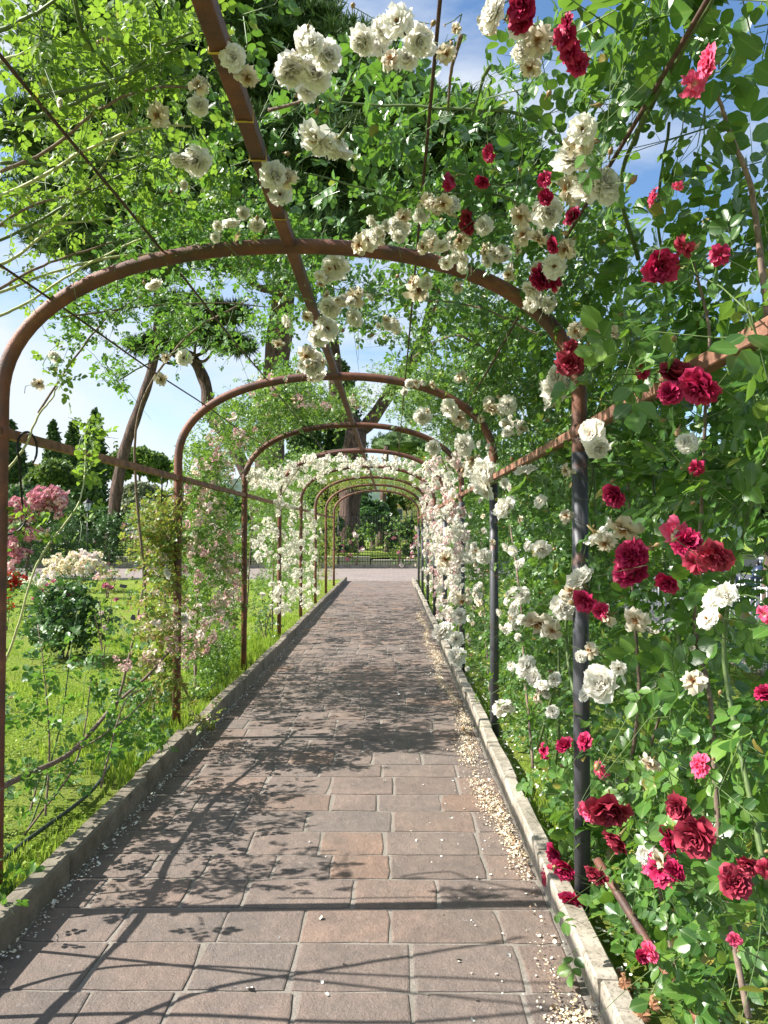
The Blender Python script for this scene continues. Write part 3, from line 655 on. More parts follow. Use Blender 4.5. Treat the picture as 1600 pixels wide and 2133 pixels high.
def rose(name, mts, layers, ruffle=0.022, stamen=False, calyx=True):
    b = Buf(); ph = rng.uniform(0, 6)
    for (n, a0, a1, ln, wd, z0, cup) in layers:
        for k in range(n):
            petal(b, ph+k*2*PI/n+rng.normal(0, 0.13), a0, a1+rng.normal(0, 0.12), ln*rng.uniform(0.88, 1.1), wd*rng.uniform(0.85, 1.12), 0, z0=z0, cup=cup, ruffle=ruffle)
        ph += 0.7
    if stamen:
        for k in range(22):
            a = rng.uniform(0, 2*PI); t = rng.uniform(0.1, 0.9); d = np.array([math.cos(a)*t, math.sin(a)*t, 1.0]); d /= np.linalg.norm(d)
            s_ = np.cross(d, [0, 0, 1.0]); s_ = s_/max(1e-6, np.linalg.norm(s_))*0.016; c0 = np.array([0, 0, 0.02]); L_ = rng.uniform(0.10, 0.19)
            b.add([c0-s_, c0+s_, c0+d*L_+s_*1.6, c0+d*L_-s_*1.6], quads=[(0, 1, 2, 3)], mi=1)
    if calyx:
        tube(b, [(0, 0, 0.03), (0, 0, -0.08), (0.01, 0, -0.35)], [0.07, 0.05, 0.022], 6, mi=2)
        for k in range(5):
            a = k*1.256; d = np.array([math.cos(a), math.sin(a), -0.25]); s_ = np.array([-math.sin(a), math.cos(a), 0])*0.045
            b.add([-s_, s_, d*0.26], tris=[(0, 1, 2)], mi=2)
    return b.mesh(name, mts)
FULL = [(8, 0.7, 1.9, 0.46, 0.30, -0.02, 0.25), (8, 0.55, 1.45, 0.45, 0.27, 0.0, 0.35), (8, 0.4, 1.12, 0.44, 0.24, 0.02, 0.4), (8, 0.3, 0.8, 0.42, 0.20, 0.04, 0.45), (7, 0.15, 0.5, 0.38, 0.15, 0.05, 0.5), (6, 0.0, 0.22, 0.34, 0.10, 0.06, 0.5)]
OPEN = [(7, 0.8, 1.9, 0.46, 0.30, 0.0, 0.2), (7, 0.7, 1.5, 0.43, 0.26, 0.0, 0.3), (6, 0.5, 1.05, 0.36, 0.20, 0.02, 0.3), (4, 0.3, 0.6, 0.28, 0.14, 0.02, 0.3)]
TATTY = [(4, 1.0, 2.5, 0.46, 0.23, 0.0, 0.2), (4, 0.8, 2.0, 0.42, 0.21, 0.0, 0.3), (3, 0.5, 1.3, 0.32, 0.15, 0.02, 0.3)]
CUP = [(6, 0.8, 1.5, 0.46, 0.32, 0.0, 0.45), (6, 0.7, 1.1, 0.44, 0.28, 0.0, 0.5), (6, 0.5, 0.8, 0.40, 0.23, 0.02, 0.5), (6, 0.3, 0.5, 0.36, 0.17, 0.03, 0.5), (5, 0.1, 0.2, 0.32, 0.11, 0.04, 0.5)]
G = M['bud']
R = {}
R['white'] = [rose('white_rose', [M['white'], M['stamen'], G], L_) for L_ in (FULL, FULL, CUP, FULL)]+[rose('white_rose', [M['white'], M['stamen'], G], OPEN, stamen=True) for _ in range(2)]
R['spent'] = [rose('spent_rose', [M['spent'], M['stamen'], G], TATTY, 0.035, True) for _ in range(3)]
R['crimson'] = [rose('crimson_rose', [M['crimson'], M['stamen'], G], L_, 0.024) for L_ in (FULL, CUP, OPEN, CUP, TATTY)]
R['faded'] = [rose('faded_rose', [M['faded'], M['stamen'], G], L_, 0.024) for L_ in (OPEN, CUP, CUP, TATTY)]
R['hotpink'] = [rose('pink_rose', [M['hotpink'], M['stamen'], G], L_, 0.03) for L_ in (TATTY, OPEN)]
R['bushpink'] = [rose('pink_rose', [M['rose_pink'], M['stamen'], G], CUP), rose('pink_rose', [M['blush'], M['stamen'], G], CUP)]
b = Buf(); tube(b, [(0, 0, -0.5), (0, 0, -0.15), (0, 0, 0.0), (0, 0, 0.25), (0.02, 0, 0.5)], [0.04, 0.05, 0.17, 0.2, 0.03], 7); R['bud'] = [b.mesh('bud', [M['bud']])]
b = Buf()
for k in range(7): petal(b, k*0.9, 1.2, 2.7, 0.5, 0.14, 0, cup=0.6, ruffle=0.05)
R['dry'] = [b.mesh('dead_bloom', [M['dry']])]
def cluster(name, mts, nf, fs, radius, ptl=5, dome=True):
    """truss of small open blossoms"""
    b = Buf(); tv = np.array([(0, 0, 0), (0.35, 0.26, 0.10), (0.62, 0.16, 0.16), (0.62, -0.16, 0.16), (0.35, -0.26, 0.10)])
    uvt = np.array([(0, 0), (.6, .5), (1, .3), (1, -.3), (.6, -.5)])
    for i in range(nf):
        d = rng.normal(0, 1, 3); d[2] = abs(d[2])*0.8+0.15; d /= np.linalg.norm(d)
        c = d*radius*rng.uniform(0.55, 1.0)*np.array([1, 1, 0.8]); n = nrm(d+rng.normal(0, 0.35, 3)); a = nrm(np.cross(n, rng.normal(0, 1, 3))); bb = np.cross(n, a)
        for k in range(ptl):
            t = k*2*PI/ptl; D = a*math.cos(t)+bb*math.sin(t)+n*rng.uniform(0.05, 0.5); D = nrm(D); S = nrm(np.cross(n, D)); N3 = np.cross(D, S)
            L_ = fs*rng.uniform(0.8, 1.15); v = c+L_*(tv[:, 0:1]*D+tv[:, 1:2]*S+tv[:, 2:3]*N3)
            b.add(v, tris=[(0, 1, 2), (0, 2, 3), (0, 3, 4)], uv=uvt)
        v = c+n*fs*0.12+fs*0.13*np.array([a, bb, -a, -bb]); b.add(v, quads=[(0, 1, 2, 3)], mi=1)
    return b.mesh(name, mts)
YC = plain('yellow_centre', (0.55, 0.38, 0.08), 0.8)
def cl(key, mt, fs=0.34, nf=11, ptl=5): R[key] = [cluster(key+'_truss', [M[mt], YC], nf+k, fs, 0.42, ptl) for k in range(3)]
cl('c_white', 'white', 0.30, 16, 6); cl('c_pink', 'pink', 0.30, 9); cl('c_blush', 'blush', 0.34, 10, 7); cl('c_hot', 'rose_pink', 0.32, 12, 6); cl('c_cream', 'cream', 0.36, 10, 7); cl('c_scarlet', 'scarlet', 0.36, 8, 6); cl('c_dry', 'spent', 0.28, 8)
def bnormal(P, k=0.6):
    i = inward(np.atleast_2d(P))[0]; v = i*k+np.array([0, -0.55, 0.25])+rng.normal(0, 0.35, 3); return v/np.linalg.norm(v)
def put(pl, kinds, lst, off=-0.03, grow=1.0):
    for it in lst:
        px, py, s_ = it[:3]; kd = it[3] if len(it) > 3 else random.choice(kinds)
        P = onsurf([(px, py)], off-rng.uniform(0, 0.03))[0]; d = P[1]; size = s_*d/F*grow
        n = bnormal(P)
        if kd in ('crimson', 'faded', 'hotpink', 'spent'): n = nrm(n+np.array([0, 0, rng.uniform(-0.9, 0.15)]))
        inn_ = inward(P[None])[0]; q0 = P-n*size*.3; ov = P[2] > 2.3; q2 = P-inn_*(0.035 if ov else 0.08)+np.array([rng.normal(0, .015), rng.normal(0, .02), 0.0 if ov else -0.05])
        tube(pl.tb, smoothline([q0, (q0+q2)/2+rng.normal(0, .012, 3), q2], 3), 0.0018, 3, cap=False)
        if rng.random() < .4 and kd != 'dry':
            bp = P+rng.normal(0, size*.7, 3); pl.bloom(R['bud'][0], bp, size*.42, nrm(n+rng.normal(0, .5, 3)), 'bud'); tube(pl.tb, np.array([bp, (bp+q2)/2+rng.normal(0, .006, 3), q2]), 0.0012, 3, cap=False)
        pl.bloom(random.choice(R[kd]), P, size*1.12, n, 'blossom' if kd not in ('bud', 'dry') else ('bud' if kd == 'bud' else 'dead_blossom'))
def scatter(pl, kinds, blobs, size, o0=-0.08, o1=0.02, maxparts=100, deep=False):
    """trusses over pixel blobs (cx,cy,rx,ry,n[,d,dr]); the largest as parts, the rest as one part"""
    Ps = []
    for bl in blobs:
        cx, cy, rx, ry, n = bl[:5]; p = blob_px(cx, cy, rx, ry, n)
        if deep: P = ats(p, bl[5]+rng.uniform(-bl[6], bl[6], n)); P[:, 2] = np.maximum(P[:, 2], 0.12)
        else: P = onsurf(p, rng.uniform(o0, o1, n), 0.12)
        Ps.append(P)
    P = np.concatenate(Ps); P = P[np.argsort(P[:, 1])]; rest = Buf(); mlist = []; 
    for i, c in enumerate(P):
        kd = random.choice(kinds); me = random.choice(R[kd]); s_ = size*random.uniform(0.7, 1.25); n = bnormal(c, 0.8) if not deep else nrm(np.array([0, -0.5, 0.7])+rng.normal(0, .4, 3))
        if i < maxparts: pl.bloom(me, c, s_, n, 'blossom')
        else:
            nv = len(me.vertices); co = np.empty(nv*3); me.vertices.foreach_get('co', co); co = co.reshape(-1, 3)
            rot = np.array(Vector(n).to_track_quat('Z', 'Y').to_matrix() @ Matrix.Rotation(random.uniform(0, 6.28), 3, 'Z'))
            v = co @ rot.T*s_+c; base = len(mlist)
            idx = []
            for m_ in me.materials:
                if m_ not in mlist: mlist.append(m_)
                idx.append(mlist.index(m_))
            uvl = me.uv_layers[0].data; uvv = np.zeros((nv, 2)); ul = np.empty(len(me.loops)*2); uvl.foreach_get('uv', ul); li = np.empty(len(me.loops), int); me.loops.foreach_get('vertex_index', li); uvv[li] = ul.reshape(-1, 2)
            tt = [(tuple(p_.vertices), idx[p_.material_index]) for p_ in me.polygons]
            n0 = rest.n; rest.add(v, uv=uvv)
            for L_, key in ((3, 't'), (4, 'q')):
                fs = [f for f, _ in tt if len(f) == L_]; mi = [m_ for f, m_ in tt if len(f) == L_]
                if fs: getattr(rest, key).append(np.array(fs)+n0); getattr(rest, key+'m').append(np.array(mi))
    if rest.n: tag(rest.build('blossoms', mlist, pl.e), kind='stuff')

# ================= CLIMBING ROSES ON THE PERGOLA =================
CG = 'climbing roses trained over the pergola'
# A: lime green small-leaved climber, left near
A = Plant('climbing_rose', (-1.80, 1.5, 0.05), 'lime green small-leaved climbing rose fanning over the near left haunch of the pergola', 'climbing rose', CG, 'leaf_lime', 0.03, mul=1.5)
A.surf([(60, 70, 110, 100, 64), (200, 90, 120, 90, 79), (330, 70, 110, 80, 72), (90, 280, 110, 130, 100), (240, 240, 140, 120, 129), (390, 130, 80, 100, 50),
        (170, 430, 170, 90, 144), (340, 380, 130, 80, 122), (50, 480, 80, 70, 43), (420, 300, 70, 70, 43), (110, 570, 90, 30, 17), (60, 620, 60, 30, 7), (500, 60, 40, 40, 8), (300, 150, 200, 140, 57)], 0.0, 0.22)
for c in ([(-20, 260), (100, 235), (230, 170), (330, 90), (400, 60)], [(-20, 560), (60, 520), (150, 440), (230, 340), (280, 240)], [(-20, 420), (80, 370), (180, 310), (300, 265), (400, 262)], [(-20, 615), (90, 575), (210, 540), (330, 520), (420, 500)], [(150, -20), (180, 80), (260, 200), (300, 300)], [(0, 358), (80, 330), (150, 285), (240, 215), (330, 190), (430, 185)], [(-30, 515), (90, 455), (200, 393), (330, 330)], [(-20, 610), (70, 560), (160, 525), (240, 500)], [(-20, 665), (60, 630), (150, 575), (260, 520), (340, 490)],
          [(-20, 138), (40, 115), (90, 95)], [(-20, 480), (60, 430), (190, 395)], [(60, 205), (200, 180), (290, 140), (370, 95)], [(-20, 70), (60, 40), (130, -10)], [(0, 340), (120, 338), (260, 330), (340, 300)], [(-10, 470), (120, 468), (260, 455)]):
    A.cane_px(c, random.uniform(0.03, 0.12), r0=0.0065, r1=0.0032, mt=random.choice(['stem_pale', 'stem_green', 'stem_pale', 'stem_brown']))
for px, py in ((215, 85), (225, 85), (205, 90), (215, 265), (225, 262), (210, 280), (240, 320), (310, 320), (260, 300), (350, 560), (60, 600)):
    P = onsurf([(px, py)], 0.0)[0]; A.bloom(R['bud'][0], P, 0.02, (rng.normal(0, .3), rng.normal(0, .3), 1), 'bud')
put(A, ['white'], [(122, 212, 18), (380, 385, 22)])
# canes tied along the left side just outside the frame (their shadows lie on the near paving)
A.cane([(-1.72, 1.9, 0.1), (-1.68, 2.2, 0.45), (-1.62, 2.62, 0.8), (-1.66, 2.78, 1.3), (-1.70, 2.95, 1.9)], r0=0.013, r1=0.008)
A.cane([(-1.70, 2.95, 0.1), (-1.66, 2.85, 0.5), (-1.66, 2.70, 1.1), (-1.68, 2.50, 1.9)], r0=0.010, r1=0.006)
A.cane([(-1.70, 2.3, 0.05), (-1.66, 2.62, 0.25), (-1.66, 2.80, 0.6), (-1.66, 2.74, 1.2), (-1.68, 2.64, 2.0)], r0=0.010, r1=0.006)
A.cane([(-1.70, 2.5, 0.05), (-1.66, 2.52, 0.7), (-1.66, 2.45, 1.4), (-1.68, 2.5, 2.0)], r0=0.012, r1=0.008)
A.done()
# B: green rose over arch one/two left
B = Plant('climbing_rose', (-1.76, 5.7, 0.05), 'fresh green climbing rose draped over the left crown between the first two arches', 'climbing rose', CG, 'leaf_mid', 0.032, mul=1.8)
B.surf([(430, 460, 100, 60, 127), (320, 500, 100, 50, 100), (540, 470, 90, 60, 100), (470, 540, 130, 50, 135), (560, 560, 60, 50, 54),
        (160, 640, 70, 50, 60), (120, 745, 50, 40, 9), (150, 690, 50, 60, 33), (340, 640, 130, 70, 175), (450, 690, 100, 60, 100), (265, 770, 50, 50, 40), (290, 700, 80, 50, 60), (580, 640, 90, 70, 94), (240, 600, 90, 50, 73), (520, 720, 60, 50, 40), (560, 760, 50, 40, 27)], -0.02, 0.22)
B.cane_px([(80, 860), (165, 735), (230, 660), (330, 600)], 0.04, r0=0.006, r1=0.003)
B.cane_px([(250, 790), (330, 750), (430, 705), (520, 690)], 0.04, r0=0.005, r1=0.003, mt='stem_green')
B.cane_px([(130, 660), (300, 640), (460, 632), (560, 640)], 0.05, r0=0.005, r1=0.003)
B.cane([(-1.76, 5.7, 0.05), (-1.82, 5.6, 1.2), (-1.76, 5.2, 2.3), (-1.3, 4.6, 2.75), (-0.8, 4.2, 2.9)], r0=0.012, r1=0.005)
put(B, ['white', 'spent'], [(480, 460, 40, 'white'), (505, 445, 30, 'white'), (535, 465, 34, 'white'), (455, 470, 24, 'white'), (320, 590, 34, 'white'), (112, 745, 30), (80, 800, 30, 'spent'), (335, 790, 30), (383, 745, 34, 'white'), (345, 745, 22), (450, 495, 22, 'white')])
B.done()
# C: big white rose overhead
Cc = Plant('climbing_rose', (0.92, 3.0, 0.05), 'large-flowered white climbing rose arching over the top rail of the first bay', 'climbing rose', CG, 'leaf_dark', 0.046, mul=1.5)
Cc.leaf = 'leaf_mid2'
M['leaf_mid2'] = leafmat('leaf_mid_deep', [(0.022, 0.075, 0.018), (0.035, 0.105, 0.022), (0.06, 0.15, 0.028), (0.10, 0.22, 0.035)], rough=0.32, tr=0.32, trc=(0.28, 0.58, 0.04), veins=True, spec=0.7)
Cc.surf([(520, 280, 50, 70, 20), (660, 250, 90, 55, 27), (780, 250, 100, 50, 40), (880, 255, 100, 55, 47), (1000, 260, 70, 55, 27), (1050, 330, 90, 60, 40), (700, 350, 110, 40, 23), (430, 250, 50, 40, 10), (1010, 430, 90, 60, 68), (900, 390, 50, 30, 7), (720, 400, 50, 20, 5),
         (505, 60, 14, 30, 2), (960, 480, 70, 50, 54), (860, 510, 60, 30, 30), (1090, 520, 90, 60, 67), (640, 570, 70, 50, 54), (720, 590, 110, 50, 91), (820, 620, 90, 50, 79), (780, 690, 90, 40, 67), (920, 600, 90, 50, 91), (640, 500, 60, 24, 17), (690, 650, 60, 40, 36), (640, 720, 60, 30, 30), (560, 790, 50, 24, 23), (1120, 210, 60, 70, 22), (1090, 140, 40, 40, 6)], 0.0, 0.20, updir=0.2)
for c in ([(1180, 560), (1080, 420), (950, 400), (800, 398), (640, 360)], [(1260, 420), (1130, 260), (1000, 225), (860, 220), (700, 215), (560, 175)], [(960, 75), (940, 150), (935, 230)], [(1020, 140), (1000, 180), (980, 240)], [(1130, 700), (1000, 640), (860, 620), (700, 600)], [(560, 230), (620, 215), (680, 200)]):
    Cc.cane_px(c, 0.05, r0=0.006, r1=0.0028, mt=random.choice(['stem_green', 'stem_brown']))
Wc = [(830, 50, 66), (785, 85, 58), (870, 85, 58), (815, 125, 48, 'spent'), (760, 80, 55), (850, 125, 42), (800, 60, 50), (885, 100, 40), (640, 85, 50), (600, 140, 66), (660, 155, 66), (680, 115, 58), (640, 190, 42), (620, 110, 50), (655, 90, 40),
      (487, 118, 50), (515, 160, 50, 'spent'), (415, 180, 46, 'spent'), (415, 220, 40), (330, 240, 54, 'spent'), (378, 325, 45), (412, 335, 55), (662, 285, 72), (705, 290, 66), (565, 365, 55), (600, 372, 45, 'spent'), (585, 408, 46),
      (930, 112, 40, 'spent'), (950, 60, 24, 'spent'), (700, 555, 50), (750, 510, 44, 'spent'), (785, 495, 36, 'spent'), (840, 450, 34, 'spent'), (880, 440, 34, 'spent'), (940, 430, 34), (910, 435, 30, 'spent'), (870, 605, 50, 'spent'), (860, 590, 34, 'spent'),
      (690, 635, 44), (740, 620, 44, 'spent'), (742, 660, 40), (680, 685, 46), (640, 660, 25, 'spent'), (648, 755, 50), (660, 780, 35), (640, 740, 40, 'spent'), (820, 675, 30), (770, 500, 40), (580, 715, 26, 'spent'), (600, 670, 26), (665, 700, 40), (820, 470, 30)]
put(Cc, ['white'], [q for q in Wc if q[1] < 430], -0.01, 1.08); put(Cc, ['white'], [q for q in Wc if q[1] >= 430], -0.05, 1.12)
scatter(Cc, ['white', 'spent', 'white'], [(1000, 560, 80, 60, 8), (920, 520, 60, 40, 6), (800, 480, 70, 30, 9), (900, 435, 50, 16, 9), (680, 600, 50, 70, 8), (650, 765, 26, 26, 5), (750, 640, 40, 30, 6), (830, 680, 40, 30, 5), (870, 600, 26, 30, 3)], 0.062, -0.13, -0.07)
Cc.done()
# D: white rose wall, right, arches one to three
D_ = Plant('climbing_rose', (0.90, 5.0, 0.05), 'dense dark-leaved white climbing rose walling the right side between first and third posts', 'climbing rose', CG, 'leaf_dark', 0.045, mul=1.9)
D_.surf([(1150, 640, 110, 80, 105), (1230, 790, 90, 80, 206), (1070, 620, 90, 60, 83), (1010, 690, 80, 60, 94), (1100, 750, 90, 80, 187), (950, 640, 80, 50, 83), (900, 730, 70, 40, 81), (1000, 800, 80, 70, 414), (1080, 880, 90, 90, 478),
         (1190, 950, 80, 90, 382), (1060, 1040, 80, 90, 524), (1010, 1120, 50, 110, 414), (1110, 1180, 90, 90, 510), (1000, 1270, 45, 80, 318), (1170, 1330, 90, 80, 364), (1080, 1360, 70, 80, 302), (1140, 1460, 90, 70, 174), (1060, 1450, 50, 50, 78), (985, 1370, 40, 50, 78), (1210, 1130, 70, 90, 254),
         (960, 1000, 45, 90, 414), (900, 840, 60, 50, 254), (1250, 690, 80, 60, 43), (1240, 880, 60, 60, 94), (1170, 1560, 70, 50, 62), (1180, 520, 70, 60, 33), (970, 900, 60, 60, 318), (1180, 1240, 80, 80, 254)], 0.02, 0.38, outw=0.15)
for c, g_ in (([(1150, 1650), (1165, 1500), (1160, 1250), (1130, 1000), (1060, 800), (960, 680)], None), ([(1110, 1600), (1090, 1400), (1075, 1200), (1030, 950), (960, 840)], None), ([(1290, 1700), (1330, 1480), (1320, 1250), (1310, 1000)], None), ([(1120, 1560), (1150, 1450), (1210, 1300), (1240, 1050), (1210, 800)], None),
              ([(1280, 1640), (1180, 1570), (1080, 1500), (1035, 1470)], None), ([(1215, 1540), (1180, 1350), (1190, 1180), (1230, 1000), (1225, 930)], None), ([(1020, 1440), (1010, 1300), (1000, 1100)], None), ([(1000, 720), (940, 700), (860, 745)], None)):
    D_.cane_px(c, random.uniform(0.03, 0.16), r0=0.009, r1=0.004, mt=random.choice(['stem_brown', 'stem_brown', 'stem_green']))
Wd = [(1035, 30, 64), (1020, 45, 50), (1120, 85, 62), (1105, 140, 46, 'spent'), (1080, 65, 45), (1090, 110, 40), (1205, 290, 66), (1195, 340, 74), (1190, 390, 74), (1250, 395, 74), (1215, 270, 54), (1225, 400, 60), (1085, 450, 46), (1140, 440, 58), (1125, 495, 46), (1090, 490, 45, 'spent'), (1180, 520, 46, 'spent'), (960, 500, 44), (945, 500, 34), (1010, 470, 36), (1155, 555, 44),
      (1230, 680, 50), (1270, 690, 40, 'spent'), (1200, 690, 36, 'spent'), (1160, 815, 58), (1165, 785, 44), (1155, 845, 36), (1238, 905, 58), (1245, 930, 44), (1225, 895, 36), (1060, 845, 38), (1025, 850, 34), (1012, 985, 50), (1018, 1010, 52), (1000, 1000, 40), (1097, 985, 44), (1058, 1060, 46, 'white'), (1180, 980, 30, 'spent'), (1300, 1100, 66), (1240, 1110, 54), (1262, 1130, 45, 'spent'), (1215, 1212, 58), (1175, 1265, 50), (1190, 1235, 46), (1120, 1297, 56), (1150, 1312, 42, 'spent'),
      (1257, 1430, 68), (1245, 1412, 50), (1050, 1480, 42), (1325, 1292, 52), (1265, 1282, 46), (1490, 1252, 50), (1515, 1240, 44), (1130, 1140, 36), (1180, 1075, 30, 'spent'), (1090, 1240, 32), (965, 1250, 38), (925, 1320, 42), (950, 1330, 30), (955, 1368, 36), (960, 1285, 30), (1010, 1160, 30), (1290, 1390, 30), (1230, 1355, 34, 'spent'), (1100, 1390, 44), (1120, 1410, 38), (1130, 1430, 30), (930, 1165, 40), (1430, 925, 40), (1445, 1420, 50, 'spent'), (1355, 1590, 44, 'spent'), (1380, 1790, 54), (1350, 1780, 40), (880, 865, 34), (940, 850, 40), (955, 870, 34), (970, 925, 40), (905, 930, 30), (985, 960, 34, 'spent'), (1060, 900, 26), (1475, 1290, 40), (1415, 1120, 34)]
put(D_, ['white', 'white', 'white', 'spent'], Wd, -0.06, 1.1)
scatter(D_, ['white', 'spent', 'white'], [(1040, 1150, 100, 250, 44), (975, 1150, 36, 190, 70), (910, 820, 70, 50, 14), (1100, 560, 90, 90, 14), (1160, 1420, 90, 120, 12), (980, 920, 50, 60, 16), (1040, 820, 70, 70, 12)], 0.07, -0.07, 0.03)
D_.done()
# E: crimson rose near right
E = Plant('climbing_rose', (1.05, 2.0, 0.04), 'crimson climbing rose with large glossy leaves spilling over the near right kerb', 'climbing rose', CG, 'leaf_dark', 0.067, mul=1.7)
E.surf([(1200, 1690, 40, 50, 14), (1230, 1820, 40, 40, 12)], -0.05, 0.06, per=4, noclip=True)
E.surf([(1370, 790, 60, 24, 12), (1570, 660, 40, 40, 16), (1300, 845, 30, 20, 8), (1470, 720, 30, 24, 6)], -0.16, -0.06, per=4, noclip=True)
E.surf([(1250, 60, 110, 80, 25), (1400, 60, 130, 90, 36), (1540, 80, 80, 110, 24), (1320, 240, 110, 100, 28), (1230, 180, 60, 90, 13), (1500, 230, 100, 90, 15), (1575, 260, 50, 180, 12), (1330, 480, 110, 110, 39), (1270, 400, 60, 110, 27), (1420, 620, 130, 90, 37), (1565, 600, 50, 140, 20), (1280, 600, 80, 100, 33), (1570, 440, 50, 80, 10), (1470, 540, 90, 80, 15),
        (1350, 720, 110, 70, 64), (1520, 820, 90, 80, 44), (1565, 980, 50, 120, 39), (1450, 930, 110, 70, 42), (1330, 900, 80, 60, 36), (1330, 1000, 110, 90, 61), (1480, 1060, 90, 60, 28), (1350, 1120, 100, 70, 47), (1430, 1220, 90, 60, 33), (1570, 1100, 50, 70, 22), (1270, 1200, 80, 90, 50), (1330, 1330, 100, 70, 53), (1430, 1380, 100, 60, 28), (1565, 1300, 40, 100, 9),
        (1320, 1480, 100, 80, 47), (1480, 1500, 110, 80, 33), (1300, 1600, 100, 70, 42), (1440, 1640, 120, 80, 47), (1570, 1600, 40, 110, 25), (1230, 1740, 80, 80, 58), (1370, 1760, 120, 80, 64), (1520, 1760, 90, 90, 42), (1260, 1860, 70, 70, 39), (1340, 1950, 80, 70, 50), (1450, 1950, 100, 80, 39), (1380, 2060, 90, 60, 42), (1560, 1960, 50, 110, 28), (1530, 2080, 80, 50, 22), (1175, 1640, 50, 40, 14)], 0.0, 0.34, per=5, updir=0.45, outw=0.2, twr=0.0018)
for c in ([(1560, 2120), (1520, 1900), (1490, 1650), (1475, 1450), (1440, 1310), (1455, 1100), (1470, 880), (1480, 700), (1440, 520)], [(1470, 1800), (1455, 1550), (1415, 1330), (1370, 1100), (1350, 900), (1385, 640), (1370, 450), (1400, 250)], [(1600, 660), (1575, 480), (1545, 350), (1510, 260), (1490, 200)],
          [(1320, 300), (1355, 215), (1405, 125), (1490, -20)], [(1260, 100), (1220, 30), (1200, -20)], [(1600, 1850), (1560, 1650), (1500, 1330), (1560, 1000), (1600, 760)], [(1420, 2133), (1380, 1900), (1340, 1650), (1400, 1400)], [(1330, 540), (1290, 380), (1360, 200), (1350, 60)], [(1600, 2050), (1530, 1950), (1470, 1800), (1440, 1700)]):
    E.cane_px(c, random.uniform(0.04, 0.2), r0=0.0085, r1=0.004, mt=random.choice(['stem_brown', 'stem_brown', 'stem_green']))
Re = [(1090, 10, 60), (1092, 40, 58), (1185, 50, 40), (1180, 75, 52), (1190, 105, 48), (1203, 135, 44), (1480, 130, 58, 'hotpink'), (1445, 175, 56, 'hotpink'), (1020, 320, 32), (945, 370, 36), (935, 385, 28), (1005, 375, 32), (980, 462, 48, 'faded'), (1135, 375, 30), (1200, 455, 40), (1140, 410, 34), (1155, 510, 36), (1135, 575, 52), (1155, 590, 36), (1365, 412, 34, 'hotpink'), (1412, 388, 24, 'hotpink'), (1375, 552, 68), (1425, 515, 50, 'faded'), (1500, 530, 46),
      (1190, 755, 58, 'faded'), (1188, 722, 34, 'faded'), (1405, 790, 72, 'faded'), (1460, 800, 78), (1400, 820, 50), (1340, 775, 32), (1285, 1030, 50), (1405, 1105, 56, 'hotpink'), (1430, 1135, 58), (1490, 1155, 72, 'faded'), (1450, 1170, 56, 'faded'), (1320, 1160, 66), (1315, 1195, 64), (1392, 1210, 48), (1220, 1250, 52), (1253, 1272, 36), (1595, 1280, 42, 'hotpink'), (1450, 975, 36),
      (1133, 1565, 38), (1180, 1557, 36), (1250, 1605, 38, 'hotpink'), (1268, 1675, 82, 'faded'), (1228, 1690, 44, 'hotpink'), (1290, 1742, 58, 'faded'), (1462, 1595, 44, 'hotpink'), (1420, 1680, 56, 'faded'), (1450, 1740, 78, 'faded'), (1402, 1745, 52), (1380, 1812, 58), (1355, 1805, 44, 'hotpink'), (1410, 1812, 44), (1165, 1780, 50), (1180, 1805, 46), (1158, 1850, 48, 'faded'), (1192, 1872, 50), (1245, 1820, 46, 'faded'), (1530, 1838, 60, 'faded'), (1562, 1795, 42, 'faded'), (1355, 1980, 38, 'hotpink'), (1340, 1990, 30), (1530, 1955, 26, 'hotpink'), (1595, 1450, 40), (1220, 1545, 34), (1595, 1810, 40, 'faded'), (1150, 1830, 36)]
put(E, ['crimson'], Re, -0.06, 1.05)
put(E, ['dry'], [(1285, 2110, 34, 'dry'), (1310, 2090, 40, 'dry'), (1335, 2115, 36, 'dry'), (1300, 2050, 30, 'dry'), (1360, 2095, 30, 'dry')], -0.02)
E.done()
# F: blush rambler, right far
Fp = Plant('rambling_rose', (0.95, 11.0, 0.05), 'blush pink rambling rose covering the right wall from the third arch onward', 'rambling rose', CG, 'leaf_small', 0.026, lod=1, mul=3.0)
Fp.surf([(925, 1050, 40, 100, 900), (905, 1180, 26, 90, 700), (940, 1190, 40, 110, 700), (890, 1040, 20, 70, 400), (950, 930, 40, 50, 260), (870, 860, 50, 40, 220), (850, 790, 70, 36, 260), (905, 800, 50, 40, 220), (880, 975, 30, 30, 160), (890, 1250, 16, 40, 160), (960, 1090, 40, 100, 400)], 0.0, 0.4, outw=0.1)
scatter(Fp, ['c_blush', 'c_white', 'c_blush', 'c_white', 'c_pink'], [(925, 1060, 35, 80, 150), (905, 1150, 22, 90, 170), (935, 1230, 30, 70, 110), (890, 1050, 14, 60, 90), (950, 960, 30, 30, 22), (900, 985, 24, 24, 26), (940, 1130, 34, 80, 100)], 0.12, -0.06, 0.1)
Fp.cane([(0.95, 11, 0.05), (0.9, 10.6, 1.0), (0.85, 10.2, 2.1), (0.6, 9.8, 2.7)], r0=0.014, r1=0.006)
Fp.done()
F2 = Plant('rambling_rose', (0.95, 18.5, 0.05), 'yellow-green rambling rose with few blooms on the right of the farthest arches', 'rambling rose', CG, 'leaf_yellow', 0.03, lod=1, mul=2)
F2.surf([(862, 1040, 16, 30, 260), (872, 1100, 12, 90, 420), (800, 1012, 50, 10, 160), (845, 1020, 26, 16, 160)], 0.0, 0.35)
scatter(F2, ['c_hot', 'c_blush'], [(868, 1130, 10, 60, 14)], 0.12)
F2.cane([(0.95, 18.5, 0.05), (0.9, 18.3, 1.1), (0.8, 18.2, 2.2)], r0=0.014, r1=0.006)
F2.done()
